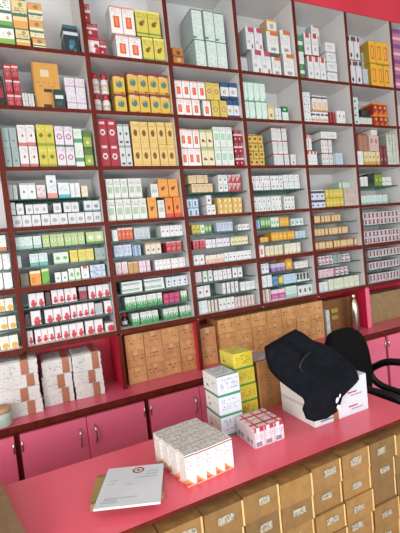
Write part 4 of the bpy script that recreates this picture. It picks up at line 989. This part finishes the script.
# shrink pack of red and white boxes: 3 x 2, two of them deep
def rw(seed):
    fr = raster(12, 18, '#cfc0c8', [('b', .80, 1, '#b52438'), ('s', .28, .62, '#d8ccd2'), ('r', .2, .06, .75, .26, '#8a7a86'), ('t', .35, .75, '#9c8a98', .4), ('s', 0, .06, '#a9a0a8')], seed)
    lf = raster(14, 16, '#d2ccd0', [('r', .2, .1, .45, .4, '#7f7a82'), ('r', .6, .1, .8, .35, '#8a858c'), ('b', .9, 1, '#d9d5d7')], seed)
    tp = raster(12, 16, '#d3c4c8', [('s', .38, .60, '#bb2a3c'), ('b', .40, .56, '#bb2a3c'), ('b', 0, .08, '#b52438'), ('t', .65, .95, '#a8929a', .4)], seed)
    return printed_box('tonic_box', .0405, .0605, .068, dict(front=fr, left=lf, right=lf, top=tp))
rs = rw(5)
for i in range(3):
    for k in range(2):
        o = link(bpy.data.objects.new('tonic_box', rs)); o.location = (.696+.041*i, -.919+.0612*k, ZC+ZO)
        tag(o, 'white box with red cross bands on top, %s, %s' % (ord_word(i, 3), ('front row', 'back row')[k]), 'medicine box', 'pack of red-banded white boxes on the counter')
# tall brown carton with green lettering, grey tray on top
o = mobj('tall_brown_carton', printed_box('tall_brown_carton', .150, .05, .205, dict(front=raster(14, 20, '#a8703c', [('s', .12, .17, '#8f5c30'), ('s', .0, .05, '#b98a55')], 1), left=[['#8f5c30']], right=[['#9c683a']], top=[['#b07c48']]), 'kraft'))
o.location = (.930, -.690, ZC+ZO); tag(o, 'tall brown carton standing between the yellow stack and black bag', 'carton')
strokes = []
rnd = random.Random(8)
for k in range(13):
    z = .02+.0135*k; x0_ = -.035+(k % 3)*.002
    for m in range(3):
        x = x0_+m*.009; strokes.append((x, z, x+.007, z+.003)); 
        if rnd.random() < .6: strokes.append((x, z, x+.0022, z+.009))
v, f = [], []
for (xa, za, xb, zb2) in strokes:
    b0 = len(v); v += [(xa, -.0256, za), (xb, -.0256, za), (xb, -.0256, zb2), (xa, -.0256, zb2)]; f.append((b0, b0+1, b0+2, b0+3))
tag(mobj('lettering', mesh_from('lettering', v, f, [M['green_ink']]), o), 'dark green lettering running up the carton')
g = box('grey_tray', -.07, .045, -.03, .035, 0, .012, noise_mat('grey_plastic', '#8a7f80', '#9c9091', 8, .4), None, bevel=.003, world=False)
g.location = (.915, -.675, ZC+.2055+ZO); tag(g, 'small flat grey tray lying on the tall brown carton', 'tray')

# big white carton under the black bag
wc = mobj('white_shipping_carton', printed_box('white_shipping_carton', .270, .195, .142, dict(
    front=raster(40, 24, '#c9ccd0', [('r', .63, .60, .80, .64, '#a83a48'), ('r', .63, .22, .80, .26, '#a83a48'), ('r', .68, .5, .9, .53, '#8f959c'), ('r', .68, .12, .9, .15, '#8f959c'), ('r', .62, .76, .7, .80, '#8f959c'), ('r', .10, .08, .32, .12, '#5d6a78'), ('r', .12, .16, .28, .18, '#8f959c'), ('b', .48, .50, '#b3b7bc')], 3),
    left=raster(6, 12, '#dfe0e0', [('b', .45, .48, '#c0c2c4')], 1), right=[['#c5c8cb']], top=raster(8, 8, '#d8dadb', [('b', .45, .55, '#b89a78')], 2))))
wc.location = (1.068, -.8575, ZC+ZO); tag(wc, 'white shipping carton with brown tape under the black bag', 'carton')
tag(box('packing_tape', -.046, -.020, -.0988, -.0978, .0, .142, M['tape'], wc, world=False), 'brown tape strip')

# black bag slumped over the carton
outl = [(0.814, -1.443), (0.858, -1.433), (0.93, -1.417), (0.976, -1.408), (1.005, -1.427), (1.032, -1.458), (1.075, -1.478), (1.122, -1.507), (1.166, -1.545), (1.175, -1.582), (1.145, -1.612), (1.091, -1.635), (1.049, -1.655), (1.036, -1.679), (1.014, -1.703), (0.967, -1.714), (0.907, -1.708), (0.873, -1.688), (0.860, -1.650), (0.872, -1.629), (0.870, -1.613), (0.852, -1.593), (0.837, -1.57), (0.817, -1.528), (0.806, -1.48)]
def inside(x, z):
    r = False; n = len(outl)
    for i in range(n):
        (x1, z1), (x2, z2) = outl[i], outl[(i+1) % n]
        if (z1 > z) != (z2 > z) and x < (x2-x1)*(z-z1)/(z2-z1)+x1: r = not r
    return r
def distb(x, z):
    b = 9
    for i in range(len(outl)):
        (x1, z1), (x2, z2) = outl[i], outl[(i+1) % len(outl)]
        t = max(0, min(1, ((x-x1)*(x2-x1)+(z-z1)*(z2-z1))/((x2-x1)**2+(z2-z1)**2)))
        b = min(b, math.hypot(x-x1-t*(x2-x1), z-z1-t*(z2-z1)))
    return b
from mathutils import noise as mn
def sm(a, b, t):
    t = max(0, min(1, (t-a)/(b-a))); return t*t*(3-2*t)
def bag():
    bm = bmesh.new()
    # rim
    R = []
    n = len(outl)
    for i in range(n):
        (x1, z1), (x2, z2) = outl[i], outl[(i+1) % n]
        for s in range(3): R.append((x1+(x2-x1)*s/3, z1+(z2-z1)*s/3))
    for it in range(0):
        R = [((R[i-1][0]+2*R[i][0]+R[(i+1) % len(R)][0])/4, (R[i-1][1]+2*R[i][1]+R[(i+1) % len(R)][1])/4) for i in range(len(R))]
    cx, cz = .975, -1.575
    NR = 14
    def yc(x, z):  # centre plane leans back over the carton
        k = sm(-1.625, -1.535, z)
        return -.983*(1-k)+(-.87)*k + .04*sm(-1.5, -1.38, z)
    def thick(x, z, f):
        k = sm(-1.625, -1.535, z)
        return (.014*(1-k)+.065*k)*math.sqrt(max(0, 1-f*f))
    rings = {}
    for side in (-1, 1):
        for a in range(1, NR):
            f = a/NR
            row = []
            for (x, z) in R:
                X = cx+(x-cx)*f; Z = cz+(z-cz)*f
                nz = mn.noise(Vector((X*9, Z*9, side*3)))*.034+mn.noise(Vector((X*20+Z*16, Z*7, 4)))*.020
                t = thick(X, Z, f)
                y = yc(X, Z)+side*t+ (nz*min(1, t/.03)*(.3+.7*sm(-1.63, -1.55, Z)) if side < 0 else 0)
                row.append(bm.verts.new((X, y, Z)))
            rings[(side, a)] = row
        y = yc(cx, cz)+side*thick(cx, cz, 0)
        rings[(side, 0)] = bm.verts.new((cx, y, cz))
    rim = [bm.verts.new((x, yc(x, z), z)) for x, z in R]
    N = len(R)
    for side in (-1, 1):
        rr = lambda a: rim if a == NR else rings[(side, a)]
        for i in range(N):
            j = (i+1) % N
            c0 = rings[(side, 0)]
            q = (c0, rr(1)[i], rr(1)[j]); bm.faces.new(q if side > 0 else q[::-1])
            for a in range(1, NR):
                q = (rr(a)[i], rr(a+1)[i], rr(a+1)[j], rr(a)[j]); bm.faces.new(q if side > 0 else q[::-1])
    for v in bm.verts:      # the cloth lies on the carton's top and hangs against its front
        x, y, z = v.co
        if .925 < x < 1.21 and y > -.962 and z < -1.602:
            if z > -1.65 and y > -.94: v.co.z = -1.6015
            else: v.co.y = -.962
    bmesh.ops.recalc_face_normals(bm, faces=bm.faces[:])
    ox, oy, oz = .98, -.86, -1.6
    for v in bm.verts: v.co -= Vector((ox, oy, oz))
    me = bpy.data.meshes.new('black_bag'); bm.to_mesh(me); bm.free()
    for p in me.polygons: p.use_smooth = True
    me.materials.append(M['black_cloth'])
    return mobj('bag_body', me), (ox, oy, oz), yc, thick
ob, (ox, oy, oz), yc, thick = bag()
bg = empty('black_bag', ox, oy, oz); ob.parent = bg
tag(bg, 'black cloth bag with white emblem slumped over the white carton', 'bag')
# seam fold and strap
def onbag(x, z, e=.006):
    return (x-ox, yc(x, z)-max(.02, thick(x, z, .55))-e-oy, z-oz)
tube('strap', [onbag(.965, -1.478), onbag(.925, -1.495), onbag(.905, -1.525), onbag(.918, -1.545)], .005, M['black_plastic'], bg)
v, f = [], []
def blob(cx_, cz_, rx, rz, rot):
    b0 = len(v)
    for k in range(10):
        a = 2*math.pi*k/10; x = rx*math.cos(a)*(1+.2*math.sin(3*a)); z = rz*math.sin(a)
        X = cx_+x*math.cos(rot)-z*math.sin(rot); Z = cz_+x*math.sin(rot)+z*math.cos(rot)
        v.append((X-ox, -1.018-oy, Z-oz))
    f.append(tuple(range(b0, b0+10)))
blob(.990, -1.640, .007, .011, -.5); blob(.994, -1.668, .008, .011, .4); blob(1.004, -1.628, .004, .008, -.4)
n0 = len(v); v += [(a, b+.003, c) for a, b, c in v[:n0]]
tag(mobj('emblem', mesh_from('emblem', v, f, [M['white_ink']]), bg), 'white curling emblem')

# ------------------------------------------------------------------ black office chair in the aisle
ch = empty('office_chair', 1.665, -.665, -2.52, math.radians(-72)); tag(ch, 'black office chair with armrests behind the black bag at the counter end', 'chair')
def rbox(name, x0, x1, y0, y1, z0, z1, bev, mat, par, seg=4, bend=0):
    bm = bmesh.new(); v, f = box_vf(x0, x1, y0, y1, z0, z1); vs = [bm.verts.new(p) for p in v]
    for q in f: bm.faces.new([vs[i] for i in q])
    bmesh.ops.subdivide_edges(bm, edges=bm.edges[:], cuts=4, use_grid_fill=True)
    me = bpy.data.meshes.new(name)
    for vv in bm.verts:
        if bend: vv.co.x += bend*((vv.co.y-(y0+y1)/2)/((y1-y0)/2))**2
    bm.to_mesh(me); bm.free(); me.materials.append(mat)
    for p in me.polygons: p.use_smooth = True
    o = mobj(name, me, par); m = o.modifiers.new('b', 'BEVEL'); m.width = bev; m.segments = seg; m.limit_method = 'ANGLE'
    return o
rbox('seat', -.22, .25, -.215, .215, .42, .50, .035, M['black_mesh'], ch)
# backrest: rounded outline, padded
bm = bmesh.new(); pts = []
for k in range(40):
    a = 2*math.pi*k/40; ca, sa = math.cos(a), math.sin(a)
    e = .55
    pts.append((math.copysign(abs(ca)**e, ca)*.245, math.copysign(abs(sa)**e, sa)*.245))
lay = []
for off, s in ((-.03, .90), (-.022, .97), (0, 1), (.022, .97), (.03, .90)):
    lay.append([bm.verts.new((off-.235+.03*(y*s/.19)**2, y*s*(1-.18*max(0, z)/.2)-.045, .70+z*s)) for y, z in pts])
for a in range(4):
    for i in range(40): bm.faces.new((lay[a][i], lay[a][(i+1) % 40], lay[a+1][(i+1) % 40], lay[a+1][i]))
bm.faces.new(lay[0][::-1]); bm.faces.new(lay[4]); bmesh.ops.recalc_face_normals(bm, faces=bm.faces[:])
me = bpy.data.meshes.new('backrest'); bm.to_mesh(me); bm.free(); me.materials.append(M['black_mesh'])
for p in me.polygons: p.use_smooth = True
mobj('backrest', me, ch)
tube('back_support', [(-.27, 0, .70), (-.29, 0, .55), (-.20, 0, .42), (-.05, 0, .40)], .02, M['black_plastic'], ch)
for s in (-1, 1):
    y = .235*s
    arm = tube('armrest', [(-.20, y, .63), (-.15, y, .68), (-.07, y, .712), (.08, y, .712), (.15, y, .69), (.15, y, .61), (.04, y, .54), (-.14, y, .56)], .02, M['black_plastic'], ch, closed=True)
    tube('arm_bracket', [(.0, y, .54), (.0, y*.95, .47), (.0, y*.6, .415)], .014, M['black_plastic'], ch)
lathe('gas_column', [(.035, .12), (.03, .28), (.022, .28), (.022, .42)], M['black_plastic'], ch, 16)
for k in range(5):
    a = 2*math.pi*k/5+.3
    lg = tube('base_leg', [(.02*math.cos(a), .02*math.sin(a), .12), (.15*math.cos(a), .15*math.sin(a), .10), (.23*math.cos(a), .23*math.sin(a), .06)], .016, M['black_plastic'], ch)
    lathe('caster', [(.02, .0), (.028, .01), (.028, .04), (.015, .06)], M['black_plastic'], ch, 12, (.23*math.cos(a), .23*math.sin(a), .001))

# ------------------------------------------------------------------ light
wd = bpy.data.worlds.new('world'); sc.world = wd; wd.use_nodes = True
wd.node_tree.nodes['Background'].inputs['Color'].default_value = (.86, .93, 1, 1)
wd.node_tree.nodes['Background'].inputs['Strength'].default_value = 1.1
def area(name, loc, target, sx, sy, e, col):
    l = bpy.data.lights.new(name, 'AREA'); l.shape = 'RECTANGLE'; l.size = sx; l.size_y = sy; l.energy = e; l.color = col
    o = bpy.data.objects.new(name, l); o.location = (loc[0], loc[1], loc[2]+ZO)
    o.rotation_euler = (Vector((target[0], target[1], target[2]+ZO))-o.location).to_track_quat('-Z', 'Y').to_euler(); link(o); return o
area('shopfront_daylight', (-2.2, -3.0, -1.0), (.6, -.2, -1.7), 2.4, 2.0, 165, (1, .985, .96))
area('street_daylight', (1.6, -4.1, -1.4), (1.4, 0, -1.3), 4.0, 1.6, 75, (.97, .985, 1))
area('ceiling_tube_lamp', (1.3, -2.4, .85), (1.3, -1.8, -1.6), 1.6, .3, 9, (1, 1, .98))

# ------------------------------------------------------------------ camera
cam = bpy.data.cameras.new('camera'); co = bpy.data.objects.new('camera', cam); link(co)
cam.sensor_fit = 'HORIZONTAL'; cam.sensor_width = 36; cam.lens = 36*386/400; cam.clip_start = .02
Rr = [(0.90207297,-0.10203006,0.41934976),(0.11390944,0.99348561,-0.00331281),(-0.41627995,0.05075629,0.90781871)]
ax = [Vector((r[0], -r[2], r[1])) for r in Rr]    # camera right, up, back in the room's axes
m = Matrix((ax[0], ax[1], ax[2])).transposed().to_4x4()
m.translation = Vector((.0303, -2.0600, -1.0469+ZO)); co.matrix_world = m
sc.camera = co
sc.view_settings.view_transform = 'Standard'; sc.view_settings.look = 'None'; sc.view_settings.gamma = 1
sc.view_settings.exposure = EXPOSURE
